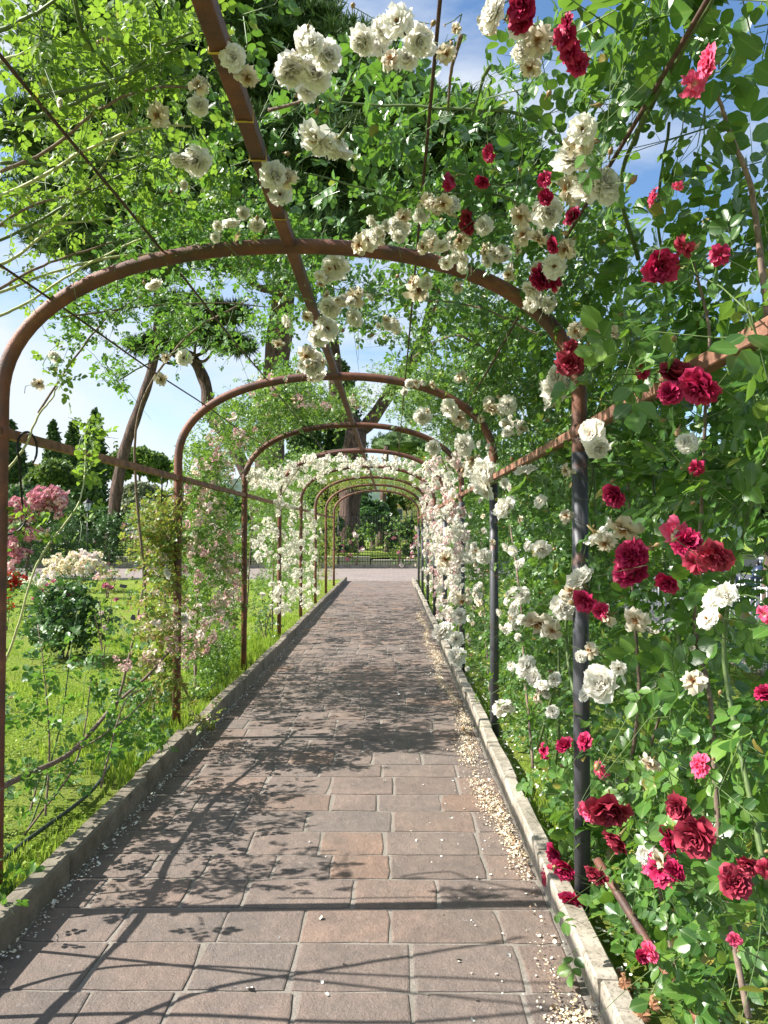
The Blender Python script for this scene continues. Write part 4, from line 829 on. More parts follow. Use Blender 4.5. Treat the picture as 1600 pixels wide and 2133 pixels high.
# G: pink rambler, left, arches two to three
Gp = Plant('rambling_rose', (-1.85, 7.2, 0.05), 'faded pink rambling rose filling the left wall between second and third posts', 'rambling rose', CG, 'leaf_small', 0.034, lod=1, mul=4.2)
Gp.surf([(430, 990, 50, 70, 420), (440, 1110, 60, 80, 560), (470, 1220, 40, 80, 360), (400, 1170, 26, 100, 220), (430, 1320, 60, 60, 300), (455, 1400, 36, 60, 150), (480, 890, 50, 50, 200), (560, 850, 60, 50, 300), (600, 820, 60, 40, 220), (530, 920, 40, 40, 200), (690, 840, 90, 26, 180), (440, 1480, 40, 40, 40), (420, 1440, 26, 60, 60), (640, 870, 60, 26, 160)], -0.02, 0.42, outw=0.0)
scatter(Gp, ['c_pink', 'c_blush', 'c_pink', 'c_dry'], [(430, 1000, 50, 70, 61), (440, 1110, 60, 80, 102), (470, 1220, 40, 80, 74), (430, 1300, 60, 60, 61), (480, 900, 46, 40, 27), (590, 830, 70, 40, 29), (700, 840, 70, 20, 16), (410, 1180, 20, 80, 29), (400, 1340, 40, 50, 34)], 0.085, -0.02, 0.22)
for pts in ([(-1.85, 7.2, 0.05), (-1.82, 7.1, 0.9), (-1.78, 7.0, 1.9), (-1.6, 7.2, 2.5)], [(-1.88, 7.3, 0.05), (-1.95, 7.6, 0.8), (-1.8, 7.9, 1.8), (-1.3, 8.2, 2.7)], [(-1.8, 6.9, 0.05), (-1.9, 6.6, 0.5), (-1.85, 6.2, 1.2)]): Gp.cane(pts, r0=0.013, r1=0.005)
Gp.done()
G2 = Plant('rambling_rose', (-2.1, 5.6, 0.05), 'bronze-tinted rambling rose leaning out beyond the second left post', 'rambling rose', CG, 'leaf_bronze', 0.034, lod=1, mul=2.2)
G2.deep([(330, 1090, 36, 50, 5.9, .3, 150), (320, 1150, 34, 46, 5.9, .3, 130), (345, 1180, 20, 50, 5.9, .2, 70), (350, 1060, 24, 30, 6, .2, 40), (330, 1300, 46, 50, 5.4, .3, 90), (350, 1380, 40, 40, 5.4, .3, 50), (340, 1240, 30, 40, 5.6, .2, 40), (320, 1420, 40, 40, 5.4, .2, 40), (410, 1500, 30, 30, 5.9, .2, 30)])
scatter(G2, ['c_pink', 'c_dry', 'c_blush'], [(335, 1290, 50, 60, 26, 5.4, .3), (350, 1370, 44, 40, 18, 5.3, .2), (330, 1120, 40, 60, 12, 5.9, .3)], 0.075, deep=True)
put(G2, ['white'], [(345, 1195, 24), (380, 1288, 24)], 0.0)
G2.cane([(-2.1, 5.6, 0.05), (-1.95, 5.6, 0.6), (-1.85, 5.75, 1.4), (-1.95, 5.9, 1.75)], r0=0.012, r1=0.004)
G2.done()
# H: white rambler, left, arches three to five and over arch four
H = Plant('rambling_rose', (-1.85, 11.8, 0.05), 'white rambling rose with heavy trusses on the left posts and over the fourth arch', 'rambling rose', CG, 'leaf_small', 0.03, lod=1, mul=4.0)
H.surf([(560, 1010, 40, 40, 300), (600, 1060, 34, 80, 560), (640, 1080, 26, 90, 560), (560, 1120, 34, 60, 260), (600, 1180, 34, 60, 320), (650, 1160, 16, 80, 360), (560, 1230, 30, 40, 120), (610, 1250, 20, 30, 90), (650, 1240, 16, 30, 90), (720, 975, 120, 22, 520), (640, 980, 50, 40, 300), (860, 985, 50, 24, 240), (540, 1060, 26, 40, 120)], -0.02, 0.4, outw=0.0)
scatter(H, ['c_white'], [(560, 1000, 40, 26, 37), (600, 1015, 36, 44, 49), (650, 985, 50, 34, 55), (730, 970, 80, 22, 55), (810, 972, 60, 24, 40), (870, 990, 40, 24, 31), (560, 1130, 30, 50, 37), (620, 1100, 34, 60, 74), (560, 1225, 26, 20, 21), (610, 1190, 34, 60, 55), (640, 1130, 20, 60, 37), (600, 1255, 34, 30, 26), (650, 1220, 14, 50, 30)], 0.115, -0.08, 0.10)
H.surf([(770, 985, 110, 12, 260), (905, 1000, 24, 26, 160), (600, 1120, 30, 90, 260)], -0.02, .3)
H.cane([(-1.85, 11.8, 0.05), (-1.8, 11.6, 1.0), (-1.72, 11.5, 2.0), (-1.2, 11.4, 2.75), (-.4, 11.4, 2.9)], r0=0.014, r1=0.006)
H.cane([(-1.85, 9.6, 0.05), (-1.8, 9.5, 0.8), (-1.72, 9.4, 1.8)], r0=0.012, r1=0.006)
H.done()
I = Plant('rambling_rose', (-1.85, 19.0, 0.05), 'yellow-green rambling rose growing on the left of the farthest arches', 'rambling rose', CG, 'leaf_yellow', 0.03, lod=1, mul=2)
I.surf([(694, 1070, 10, 40, 300), (692, 1150, 10, 50, 300), (668, 1100, 14, 60, 240), (720, 1012, 40, 10, 80), (762, 1004, 40, 8, 80), (670, 1190, 12, 30, 120)], 0.0, 0.35)
I.surf([(760, 1000, 70, 12, 520), (840, 1010, 40, 16, 360), (700, 1005, 30, 18, 300)], 0.0, 0.3)
I.cane([(-1.85, 19, 0.05), (-1.8, 18.9, 1.0), (-1.72, 18.8, 2.0)], r0=0.014, r1=0.006)
I.done()
# K: long whips at the left rail
K = Plant('climbing_rose', (-1.75, 3.05, 0.05), 'slender climbing rose with long bare pale whips tied to the left side rail', 'climbing rose', CG, 'leaf_lime', 0.03, mul=1.3)
def D3(pts, d): return [at(x, y, dd) for (x, y), dd in zip(pts, d if isinstance(d, (list, tuple)) else [d]*len(pts))]
K.cane(D3([(5, 1390), (40, 1310), (70, 1200), (110, 1130), (165, 1060), (178, 985), (176, 900), (190, 868)], [3.3]*5+[3.5, 3.6, 3.6]), r0=0.0055, r1=0.0025, mt='stem_pale')
K.cane(D3([(-30, 1040), (20, 970), (52, 925), (75, 870), (110, 825), (125, 800)], 3.35), r0=0.007, r1=0.003, mt='stem_pale')
K.deep([(60, 1080, 20, 20, 3.3, .05, 12), (70, 1100, 14, 30, 3.3, .05, 6), (178, 1080, 24, 8, 3.35, .05, 9), (185, 895, 12, 30, 3.6, .05, 24), (185, 985, 10, 26, 3.55, .05, 12), (100, 770, 40, 30, 3.3, .05, 14)], per=3)
K.done()
# J: young roses lower left
J = Plant('climbing_rose', (-1.80, 4.4, 0.06), 'young open climbing rose with green leaves rising from the grass beside the near left post', 'climbing rose', CG, 'leaf_mid', 0.04, mul=0.75)
J.deep([(75, 1480, 50, 70, 3.9, .2, 24), (150, 1560, 70, 60, 4.1, .2, 48), (210, 1500, 50, 60, 4.3, .2, 42), (60, 1600, 40, 50, 3.7, .2, 24), (270, 1450, 60, 60, 4.6, .2, 54), (110, 1400, 50, 40, 4.2, .2, 18), (300, 1500, 50, 50, 4.6, .2, 50), (230, 1570, 40, 30, 4.3, .2, 18), (90, 1330, 40, 30, 4.2, .2, 10), (200, 1400, 40, 30, 4.5, .2, 20), (35, 1800, 20, 60, 3.3, .1, 10)], per=4)
for c in ([(95, 1700), (100, 1560), (90, 1420), (75, 1300)], [(30, 1790), (90, 1640), (130, 1480), (145, 1350), (160, 1270)], [(50, 1740), (150, 1600), (175, 1500), (185, 1420)], [(210, 1640), (230, 1560), (260, 1460), (300, 1430)], [(60, 1700), (100, 1600), (200, 1540), (290, 1470), (330, 1420)]):
    J.cane(D3(c, [3.9+0.1*i for i in range(len(c))]), r0=0.006, r1=0.0025, mt=random.choice(['stem_brown', 'stem_green']))
J.cane([(-1.66, 2.2, .42), (-1.65, 2.7, .46), (-1.66, 3.2, .53), (-1.66, 3.9, .48), (-1.70, 4.6, .56), (-1.68, 5.3, .66), (-1.70, 6.1, .8)], r0=0.016, r1=0.009)
for k_ in range(9):       # arching shoots beyond the left edge of the picture: they throw the leafy shadows on the paving
    d_ = 3.2+k_*0.27+rng.uniform(-.1, .1); x_ = -0.53*d_-0.12-rng.uniform(0, .35); z_ = rng.uniform(1.0, 1.9)
    J.cane([(x_+.25, d_-.1, .05), (x_+.05, d_, z_*.5), (x_-.05, d_+.12, z_*.9), (x_-.25, d_+.35, z_+.1)], r0=.007, r1=.003)
    q_ = rng.random(12)**.7; P_ = np.stack([x_+.2-q_*.35+rng.normal(0, .05, 12), d_+q_*.3+rng.normal(0, .05, 12), .25+q_*z_*.85], 1); sprays(J.fb, J.tb, P_, inward(P_), J.L, 0, 5)
n_ = 22; P_ = np.stack([rng.normal(-1.68, .05, n_), rng.uniform(3.0, 5.6, n_), rng.uniform(.15, 1.15, n_)], 1); sprays(J.fb, J.tb, P_, inward(P_), J.L, 0, 4)
scatter(J, ['c_pink', 'c_dry'], [(250, 1390, 30, 30, 7, 4.6, .2)], 0.06, deep=True)
J.done()
# stake and wires on the right
def thing_tube(name, pts, r, mt, label, cat, group=None, sides=10, partname=None):
    b = Buf(); tube(b, pts, r, sides); o = b.build(name, mt); return tag(o, label, cat, group)
thing_tube('support_stake', smoothline([(0.78, 2.92, 0.36), (0.93, 2.5, 0.12), (1.05, 2.1, -0.02)], 6), 0.016, M['rust'], 'rusty red steel stake leaning through the crimson rose beside the near right kerb', 'stake')
thing_tube('garden_wire', smoothline([(0.80, 3.2, 0.98), (1.0, 2.9, 0.80), (1.35, 2.5, 0.75), (1.7, 2.2, 0.7)], 6), 0.003, M['teal'], 'teal plastic-coated training wire strung through the right roses', 'wire', sides=5)
thing_tube('irrigation_hose', smoothline([(-1.72, 2.6, 0.11), (-1.80, 3.6, 0.085), (-1.74, 4.4, 0.10), (-1.86, 5.4, 0.09), (-1.74, 7.1, 0.11), (-1.8, 8.5, 0.08)], 8), 0.011, M['hose'], 'black irrigation hose lying in the grass along the left kerb', 'hose')

# ================= LAWN BUSHES =================
def bush(px, ybase, ytop, wpx, d, leaf, label, L=0.03, n=300, lod=1, cat='rose bush', group='rose bushes on the left lawn', open_=0.6, stems=4):
    base = at(px, ybase, d); base[2] = 0.05; h = at(px, ytop, d)[2]-0.05; wd = wpx*d/F
    pl = Plant('rose_bush', base, label, cat, group, leaf, L, lod)
    nt_ = max(3, n//5); u = rng.random(nt_); a = rng.uniform(0, 2*PI, nt_); rr = wd/2*np.sqrt(rng.random(nt_))*(0.45+0.55*np.sin(PI*np.clip(u*0.85+0.15, 0, 1)))
    P = base+np.stack([rr*np.cos(a), rr*np.sin(a), h*(open_*0.35+(1-open_*0.35-0.12)*u)], 1)
    sprays(pl.fb, pl.tb, P, nrm(np.stack([np.cos(a), np.sin(a), np.full(nt_, .3)], 1)), pl.L, lod, 5, 5)
    for k in range(stems):
        a = rng.uniform(0, 2*PI); q = base+np.array([math.cos(a)*wd*.3, math.sin(a)*wd*.3, h*rng.uniform(.6, .9)]); pl.cane([base+rng.normal(0, .02, 3)*[1, 1, 0], (base+q)/2+[0, 0, h*.1], q], r0=0.008*max(1, d/12), r1=0.004)
    return pl, base, h, wd
def topblooms(pl, base, h, wd, kinds, n, size, lo=0.55, maxparts=60):
    for k in range(n):
        a = rng.uniform(0, 2*PI); r_ = wd/2*math.sqrt(rng.random()); u = rng.uniform(lo, 1.03)
        P = base+np.array([r_*math.cos(a), r_*math.sin(a)-wd*0.1, h*u*(1-0.25*(r_/(wd/2))**2)]); kd = random.choice(kinds)
        pl.bloom(random.choice(R[kd]), P, size*random.uniform(.75, 1.2), nrm(np.array([0, -.5, .7])+rng.normal(0, .4, 3)))
pl, *g_ = bush(135, 1385, 1220, 150, 9.2, 'hedge_dark', 'dark glossy rose bush topped by magenta and blush blooms on the left lawn', 0.055, 900, 0)
pl2 = [(100, 1222, 0.09, 'bushpink'), (112, 1212, 0.08, 'bushpink'), (88, 1232, 0.10, 'bushpink'), (125, 1225, 0.08, 'bushpink'), (145, 1240, 0.09, 'bushpink'), (105, 1236, 0.08, 'bushpink'), (135, 1226, 0.08, 'bushpink'), (70, 1248, 0.06, 'bushpink')]
for x, y, s_, k in pl2: pl.bloom(random.choice(R[k]), at(x, y, 9.2), s_, (0, -.5, .8))
pl.done()
pl, *g_ = bush(215, 1400, 1215, 60, 8.6, 'leaf_small', 'spindly rose bush with single pink and pale blooms near the black plant labels', 0.03, 70, 0, stems=3)
for x, y, s_, i in ((220, 1222, 0.09, 0), (232, 1226, 0.07, 0), (243, 1250, 0.07, 0), (220, 1310, 0.10, 1), (212, 1278, 0.07, 1)): pl.bloom(R['bushpink'][i], at(x, y, 8.6), s_, (0, -.6, .6))
pl.done()
pl, *g_ = bush(165, 1232, 1150, 125, 20, 'hedge_dark', 'rounded cream-flowered rose bush on the lawn in front of the plaza', 0.06, 420); topblooms(pl, *g_, ['c_cream', 'c_cream', 'c_blush'], 80, 0.26, 0.5); pl.done()
pl, *g_ = bush(225, 1240, 1190, 50, 18, 'leaf_bronze', 'small bronze-leaved rose bush right of the cream rose bush', 0.05, 90); topblooms(pl, *g_, ['c_pink', 'c_dry'], 8, 0.18, 0.6); pl.done()
pl, *g_ = bush(20, 1250, 1190, 60, 16, 'hedge_dark', 'low scarlet-flowered rose bush at the left picture edge', 0.05, 150); topblooms(pl, *g_, ['c_scarlet'], 22, 0.2, 0.6); pl.done()
pl, *g_ = bush(12, 1300, 1235, 50, 12, 'leaf_small', 'sparse orange-red rose bush in front of the scarlet one', 0.04, 60); topblooms(pl, *g_, ['c_scarlet'], 9, 0.12, 0.6); pl.done()
pl, *g_ = bush(70, 1240, 1195, 60, 17, 'leaf_mid', 'low white-flowered rose bush left of the cream rose bush', 0.05, 110); topblooms(pl, *g_, ['c_white'], 14, 0.16, 0.7); pl.done()
pl, *g_ = bush(340, 1250, 1205, 60, 17, 'leaf_mid', 'low leafy rose bush seen just left of the second post', 0.05, 160); pl.done()
pl, *g_ = bush(272, 1250, 1225, 30, 17.5, 'leaf_mid', 'tiny sparse rose seedling behind the farthest black plant label', 0.04, 40, stems=2); pl.done()
pl, *g_ = bush(300, 1470, 1400, 110, 6.9, 'hedge_dark', 'low dark rose shrub at the foot of the second left post', 0.03, 220, 0); pl.done()
pl, *g_ = bush(550, 1320, 1250, 50, 11, 'hedge_dark', 'small dark rose shrub beside the fourth left post', 0.032, 120); pl.done()
# large pink climber far left (d 26)
base = at(55, 1210, 26); base[2] = 0.05
PK = Plant('rambling_rose', base, 'huge mound of deep pink rambling rose growing at the far left of the lawn', 'rambling rose', None, 'hedge_dark', 0.07, 1, mul=1.8)
PK.deep([(40, 1080, 60, 50, 26, .7, 500), (100, 1060, 50, 40, 26, .7, 420), (40, 1160, 60, 40, 26, .7, 300), (10, 1130, 40, 60, 26, .7, 260), (130, 1060, 20, 24, 26, .5, 90)], per=5)
scatter(PK, ['c_hot', 'c_hot', 'c_pink'], [(100, 1040, 36, 26, 70, 25.2, .4), (50, 1060, 36, 26, 50, 25.2, .4), (15, 1090, 30, 40, 60, 25.2, .4), (50, 1130, 40, 30, 24, 25.2, .4), (20, 1150, 20, 40, 16, 25.2, .4), (120, 1060, 20, 26, 20, 25.2, .3)], 0.32, deep=True)
PK.cane([base, base+[.1, 0, 1], base+[.5, 0, 2.2]], r0=0.05, r1=0.02); PK.done()

# plant labels
def plabel(px, py, d, label):
    P = at(px, py, d); e = empty('plant_label', (P[0], P[1], 0.05), label, 'plant label', 'black plant labels on the lawn')
    b = Buf(); tube(b, [(P[0]+0.02, P[1], 0.03), (P[0], P[1], P[2])], 0.004, 6); b.build('stake', M['railrust'], e)
    a = math.radians(40); rx = np.array(Matrix.Rotation(a, 3, 'X') @ Matrix.Rotation(0.25, 3, 'Y')); b = Buf(); box(b, P, (0.155, 0.10, 0.006), rot=rx, bev=0.001); b.build('plate', M['black'], e, smooth=False)
plabel(284, 1287, 11.5, 'black tilted plant label nearest the second left post'); plabel(180, 1304, 10.5, 'black plant label leaning beside the dark rose bush'); plabel(257, 1221, 17, 'small black plant label in the middle of the far lawn')

# ================= BACK FENCE, WALL, LAMPS =================
fe = empty('iron_fence', (-6, 34.45, 0.15), 'dark iron mesh fence on a pale kerb behind the paved plaza', 'fence')
b = Buf()
for x in np.arange(-22, 3.6, 0.115): tube(b, [(x, 34.45, 0.16), (x, 34.45, 1.75 if x < -2.4 else 2.35)], 0.0095, 4, cap=False)
for z in (0.3, 0.8, 1.3, 1.72): box(b, (-9.2, 34.47, z), (25.6, 0.014, 0.022))
for z in np.arange(0.5, 2.36, 0.23): box(b, (0.6, 34.47, z), (6.0, 0.010, 0.014))
b.build('mesh_panel', M['iron'], fe, smooth=False)
for x in list(np.arange(-22, -2.5, 2.6))+[-2.4, 1.25, 3.6]:
    b = Buf(); tube(b, [(x, 34.43, 0.1), (x, 34.43, 2.4 if x > -2.5 else 1.85)], 0.03, 8); b.build('post', M['iron'] if x < 1 else M['galv'], fe)
b = Buf(); box(b, (-31, 36.5, 0.15), (60, 0.35, 0.62), bev=0.02); tag(b.build('retaining_wall', M['wall'], smooth=False), 'low grey stone wall edging the raised lawn behind the iron fence', 'wall')
b = Buf(); box(b, (11, 36.5, 0.12), (23.9, 0.35, 0.40), bev=0.02); tag(b.build('garden_edging', M['wall'], smooth=False), 'low pale edging behind the fence at the end of the path', 'wall')
def lamp(px, py, d, label):
    P = at(px, py, d); z0 = 0.0; e = empty('street_lamp', (P[0], P[1], z0), label, 'street lamp', 'black lantern street lamps beyond the fence')
    x, y, z = P; b = Buf(); tube(b, [(x, y, 0), (x, y, .25), (x, y, .3), (x, y, .9), (x, y, 1.0), (x, y, z-.3)], [.13, .13, .08, .06, .045, .035], 10); b.build('pole', M['black'], e)
    b = Buf(); tube(b, [(x, y, z-.28), (x, y, z+.12)], [.12, .2], 6, cap=True); b.build('glass', M['glass'], e, smooth=False)
    b = Buf(); tube(b, [(x, y, z+.12), (x, y, z+.14), (x, y, z+.26), (x, y, z+.30), (x, y, z+.40)], [.24, .23, .1, .04, .01], 6)
    for k in range(6): a = k*PI/3; tube(b, [(x+.125*math.cos(a), y+.125*math.sin(a), z-.28), (x+.205*math.cos(a), y+.205*math.sin(a), z+.12)], 0.011, 4)
    tube(b, [(x, y, z-.32), (x, y, z-.28)], [.05, .13], 6); b.build('lantern_frame', M['black'], e, smooth=False)
lamp(300, 1052, 38, 'black street lamp with white glass lantern right of the leaning pine trunk'); lamp(183, 1053, 38, 'black street lamp with white glass lantern in front of the tall cypress')
# climbers on the back fence
FG = 'climbing roses on the iron fence'
def fclimb(px0, px1, py0, py1, n, leaf, label, kinds, nb, sz=0.26, d=34.3):
    base = at((px0+px1)/2, 1182, d); base[2] = 0.15; pl = Plant('climbing_rose', base, label, 'climbing rose', FG, leaf, 0.085, 1)
    pl.deep([((px0+px1)/2, (py0+py1)/2, (px1-px0)/2, (py1-py0)/2, d+.1, .25, n*(4 if px1 < 700 else 1))], per=5)
    if nb: scatter(pl, kinds, [((px0+px1)/2, (py0+py1)/2, (px1-px0)/2, (py1-py0)/2, nb, d-.1, .15)], sz, deep=True)
    pl.cane([base, base+[.1, 0, .8], base+[-.1, 0, 1.6]], r0=.04, r1=.015); pl.done()
fclimb(-20, 100, 1090, 1180, 300, 'leaf_mid', 'mid-green climbing rose on the iron fence behind the pink rose mound', ['c_hot'], 8)
fclimb(90, 180, 1080, 1180, 260, 'hedge_dark', 'dense green climbing rose on the iron fence behind the cream bush', ['c_pink'], 5)
fclimb(190, 260, 1080, 1180, 300, 'hedge_dark', 'dark climbing rose on the iron fence below the leaning pine trunk', ['c_hot'], 4)
fclimb(250, 350, 1060, 1130, 200, 'leaf_small', 'thin climbing rose on the iron fence left of the second post', ['c_hot', 'c_pink'], 8)
fclimb(705, 780, 1100, 1175, 170, 'leaf_small', 'blush climbing rose on the iron fence in front of the thick trunk', ['c_blush', 'c_hot'], 8)
fclimb(790, 870, 1085, 1180, 220, 'leaf_small', 'pale yellow and pink climbing rose on the fence right of the path end', ['c_blush', 'c_cream', 'c_hot'], 10)
fclimb(560, 690, 1070, 1180, 420, 'leaf_small', 'climbing rose on the iron fence hidden behind the white rambler', ['c_blush'], 6)
fclimb(380, 540, 1080, 1180, 300, 'leaf_mid', 'loose climbing rose on the iron fence behind the pink rambler', ['c_pink'], 6)

# ================= TREES =================
def trunk(b, pts, r0, r1, sides=14):
    pp = smoothline(pts, 6); n = len(pp); tube(b, pp, np.linspace(r0, r1, n)*(1+0.06*np.sin(np.arange(n)*1.3)), sides)
def tufts(b, pads, per, L, blades, w_=0.085, shell=0.5):
    for (c, r, fl) in pads:
        d = nrm(rng.normal(0, 1, (per, 3))); d[:, 2] = np.where(rng.random(per) < 0.75, np.abs(d[:, 2]), d[:, 2]*0.5)
        rad = r*(shell+(1-shell)*rng.random((per, 1))**0.6); P = np.array(c)+d*rad*np.array([1, 1, fl])
        for k in range(blades):
            dd = nrm(d*0.9+rng.normal(0, 0.75, (per, 3))+np.array([0, 0, .25])); S = nrm(np.cross(dd, rng.normal(0, 1, (per, 3)))); Nn = np.cross(dd, S)
            tv = np.array([(0, -w_, 0), (0, w_, 0), (1, 0, 0.1)]); inst(b, tv, [(0, 1, 2)], [], tv[:, :2], P, dd, S, Nn, L*rng.uniform(.7, 1.3, per))
ICO = None
def core(b, pads, k=0.72):
    """lumpy inner mass of densely packed foliage that the outer leaves sit on"""
    nu, nv = 9, 14
    for (c, r, fl) in pads:
        sc_ = (np.array([1, 1, fl]) if not hasattr(fl, '__len__') else np.array(fl))*r*k; V = []
        for i in range(nu):
            th = PI*i/(nu-1)
            for j in range(nv):
                ph = 2*PI*j/nv; q = 1+rng.normal(0, .10); V.append(np.array(c)+sc_*q*np.array([math.sin(th)*math.cos(ph), math.sin(th)*math.sin(ph), math.cos(th)]))
        b.add(V, quads=[(i*nv+j, (i+1)*nv+j, (i+1)*nv+(j+1) % nv, i*nv+(j+1) % nv) for i in range(nu-1) for j in range(nv)])
def leafclumps(b, pads, per, s_, shell=0.5):
    per = int(per*1.9); s_ = s_*1.3
    for (c, r, fl) in pads:
        d = nrm(rng.normal(0, 1, (per, 3))); rad = r*(shell+(1-shell)*rng.random((per, 1))**0.5)
        P = np.array(c)+d*rad*(np.array([1, 1, fl]) if not hasattr(fl, '__len__') else np.array(fl)); D = nrm(rng.normal(0, 1, (per, 3))+d*.4); Nn = nrm(d+rng.normal(0, .6, (per, 3))+[0, 0, .3])
        leaflets(b, P, D, Nn-D*np.sum(Nn*D, 1, keepdims=True), s_*rng.uniform(.6, 1.3, per), 1)
def pine(label, pts, r0, r1, limbs, pads, per=160, L=0.58, blades=9, group='tall umbrella pines behind the pergola'):
    base = np.array(pts[0], float); e = empty('pine_tree', base, label, 'pine tree', group)
    b = Buf(); trunk(b, pts, r0*1.28, r1*1.28)
    b.build('trunk', M['pinebark'], e)
    if limbs:
        for l in limbs: b = Buf(); trunk(b, l[0], l[1]*1.28, l[2]*1.28, 8); b.build('limb', M['pinebark'], e)
    b = Buf(); core(b, pads, .6); tufts(b, pads, per, L, blades); b.build('crown', M['needle'], e, smooth=False)
PK_ = 1.28
def atp(x, y, d): return at(x, y, d*PK_)
def padpoly(n, fn, dmin, dmax, rmin, rmax, fl=0.5):
    out_ = []
    while len(out_) < n:
        px = rng.uniform(-60, 1180); py = rng.uniform(-260, 640)
        if fn(px, py): d = rng.uniform(dmin, dmax); out_.append((atp(px, py, d), rng.uniform(rmin, rmax)*PK_, fl))
    return out_
# crown outline of the big pines in the photo
def topline(x): return np.interp(x, [40, 80, 200, 500, 640, 740, 830, 900, 1000, 1080, 1150], [180, 60, -150, -200, -40, 60, 170, 190, 210, 290, 420])
def botline(x): return np.interp(x, [40, 120, 300, 500, 700, 900, 1050, 1150], [330, 560, 600, 560, 540, 520, 500, 470])
p1 = padpoly(190, lambda x, y: 230 < x < 830 and topline(x)+30 < y < botline(x)-20, 26, 37, 1.1, 1.9)
p2 = padpoly(120, lambda x, y: 740 < x < 1130 and topline(x)+30 < y < botline(x)-20, 30, 39, 1.0, 1.7)
p3 = padpoly(80, lambda x, y: 50 < x < 300 and topline(x)+30 < y < botline(x)-15, 28, 35, 0.9, 1.6)
p4 = [(atp(455, 715, 33), .9*PK_, .4), (atp(495, 725, 33.5), .7*PK_, .4), (atp(350, 715, 34), 1.0*PK_, .35), (atp(300, 725, 33.5), .7*PK_, .35), (atp(410, 690, 33), .9*PK_, .4), (atp(380, 650, 33), 1.2*PK_, .5), (atp(470, 660, 33), 1.1*PK_, .5)]
def limbset(src, pads, n, r):
    out_ = []; src = np.array(src)
    for k in rng.choice(len(pads), n, replace=False):
        c = pads[k][0]; m_ = (src+c)/2+[0, 0, -0.6]; out_.append(([src, m_, c], r, r*.35))
    return out_
tp1 = atp(600, 470, 31); P1pts = [(*atp(560, 1180, 31)[:2], 0.3), atp(562, 960, 31), atp(572, 800, 31), atp(588, 640, 31), tp1]
pine('massive umbrella pine whose thick trunk rises behind the left of the arches', P1pts, 0.62, 0.45, limbset(tp1, p1, 12, .26)+limbset(atp(595, 600, 31), p1, 3, .2), p1)
tp2 = atp(742, 900, 37); P2pts = [(*atp(724, 1180, 37)[:2], 0.3), atp(726, 1100, 37), atp(732, 1000, 37), tp2]
pine('umbrella pine with wide ridged trunk standing at the end of the path', P2pts, 0.52, 0.55, [([tp2, atp(705, 830, 37), atp(695, 740, 37), atp(680, 560, 37)], .42, .3), ([tp2, atp(770, 880, 37), atp(830, 790, 37), atp(880, 710, 37), atp(930, 520, 37)], .36, .25)]+limbset(atp(925, 520, 36.5), p2, 9, .2), p2)
P3pts = [(*atp(228, 1110, 33)[:2], 0.3), atp(243, 1020, 33), atp(262, 930, 33), atp(290, 850, 33), atp(318, 760, 33), atp(330, 640, 33), atp(320, 520, 33)]
pine('umbrella pine with dark trunk leaning right above the left lawn', P3pts, 0.27, 0.17, limbset(atp(322, 540, 33), p3, 8, .16), p3)
P4pts = [(*atp(545, 1150, 35)[:2], 0.3), atp(525, 1020, 35), atp(480, 920, 35), atp(438, 860, 35), atp(428, 800, 35), atp(400, 745, 35), atp(362, 730, 35), atp(330, 640, 35)]
pine('pine with a crooked trunk bending left between the first and second arches', P4pts, 0.36, 0.20, limbset(atp(400, 745, 35), p4, 4, .1), p4)
# small pinkish trunk right of the path end
pine('slim far pine with pinkish trunk beyond the fence at the path end', [(*atp(790, 1150, 55)[:2], .3), atp(795, 1080, 55), atp(800, 1010, 55), atp(805, 930, 55)], .28, .2, None, [(atp(805, 930, 56), 1.8*PK_, .5), (atp(830, 920, 57), 2*PK_, .5), (atp(850, 925, 56), 1.8*PK_, .5), (atp(880, 935, 56), 1.6*PK_, .45)], 150, .3, 6, group=None)
def tree(name, label, cat, base, th, tr, pads, mt, per, s_, group=None, tk='bark'):
    base = np.array(base, float); e = empty(name, base, label, cat, group); b = Buf(); trunk(b, [base, base+[.05, 0, th*.5], base+[0, .1, th]], tr, tr*.6, 10)
    for k in range(3):
        c = pads[int(rng.integers(len(pads)))][0]; trunk(b, [base+[0, 0, th*.8], (base+[0, 0, th]+c)/2, c], tr*.45, tr*.15, 6)
    b.build('trunk', M[tk], e); b = Buf(); core(b, pads, .74); leafclumps(b, pads, per, s_); b.build('crown', M[mt], e)
def cypress(px, ytop, d, wpx, label, n=900, mt='cypress'):
    P = at(px, ytop, d); h = P[2]; wd = wpx*1.25*d/F/2; pads = []
    for k in range(14):
        u = (k+.5)/14; r_ = wd*(math.sin(min(1, (1-u)*1.6)*PI/2)**.7)*rng.uniform(.88, 1.08)
        pads.append((np.array([P[0]+rng.normal(0, wd*.06), P[1], .5+(h-.5)*u]), 1.0, (r_, r_, (h/14)*1.2)))
    tree('cypress_tree', label, 'cypress', (P[0], P[1], 0.3), h*.7, .18, pads, mt, n//10, .24*max(1, d/60), 'cypresses beyond the fence')
cypress(195, 868, 60, 56, 'tallest narrow cypress at left with a rounded tip', 2600)
cypress(152, 890, 62, 46, 'slightly shorter cypress directly left of the tallest one', 2200)
cypress(112, 890, 66, 44, 'leftmost pointed cypress above the olive-green bush', 2200)
cypress(64, 975, 60, 18, 'thin small cypress beside the pale distant house', 800)
cypress(635, 792, 58, 80, 'broad dark cypress seen between the second and third arches', 3600)
cypress(712, 770, 60, 96, 'tall wide cypress behind the forked pine trunk', 4000)
cypress(600, 985, 56, 90, 'squat dark cypress behind the white rambler', 2600)
cypress(815, 1032, 60, 24, 'slim bright green cypress beside the slim pinkish trunk', 1200, 'tree_mid')
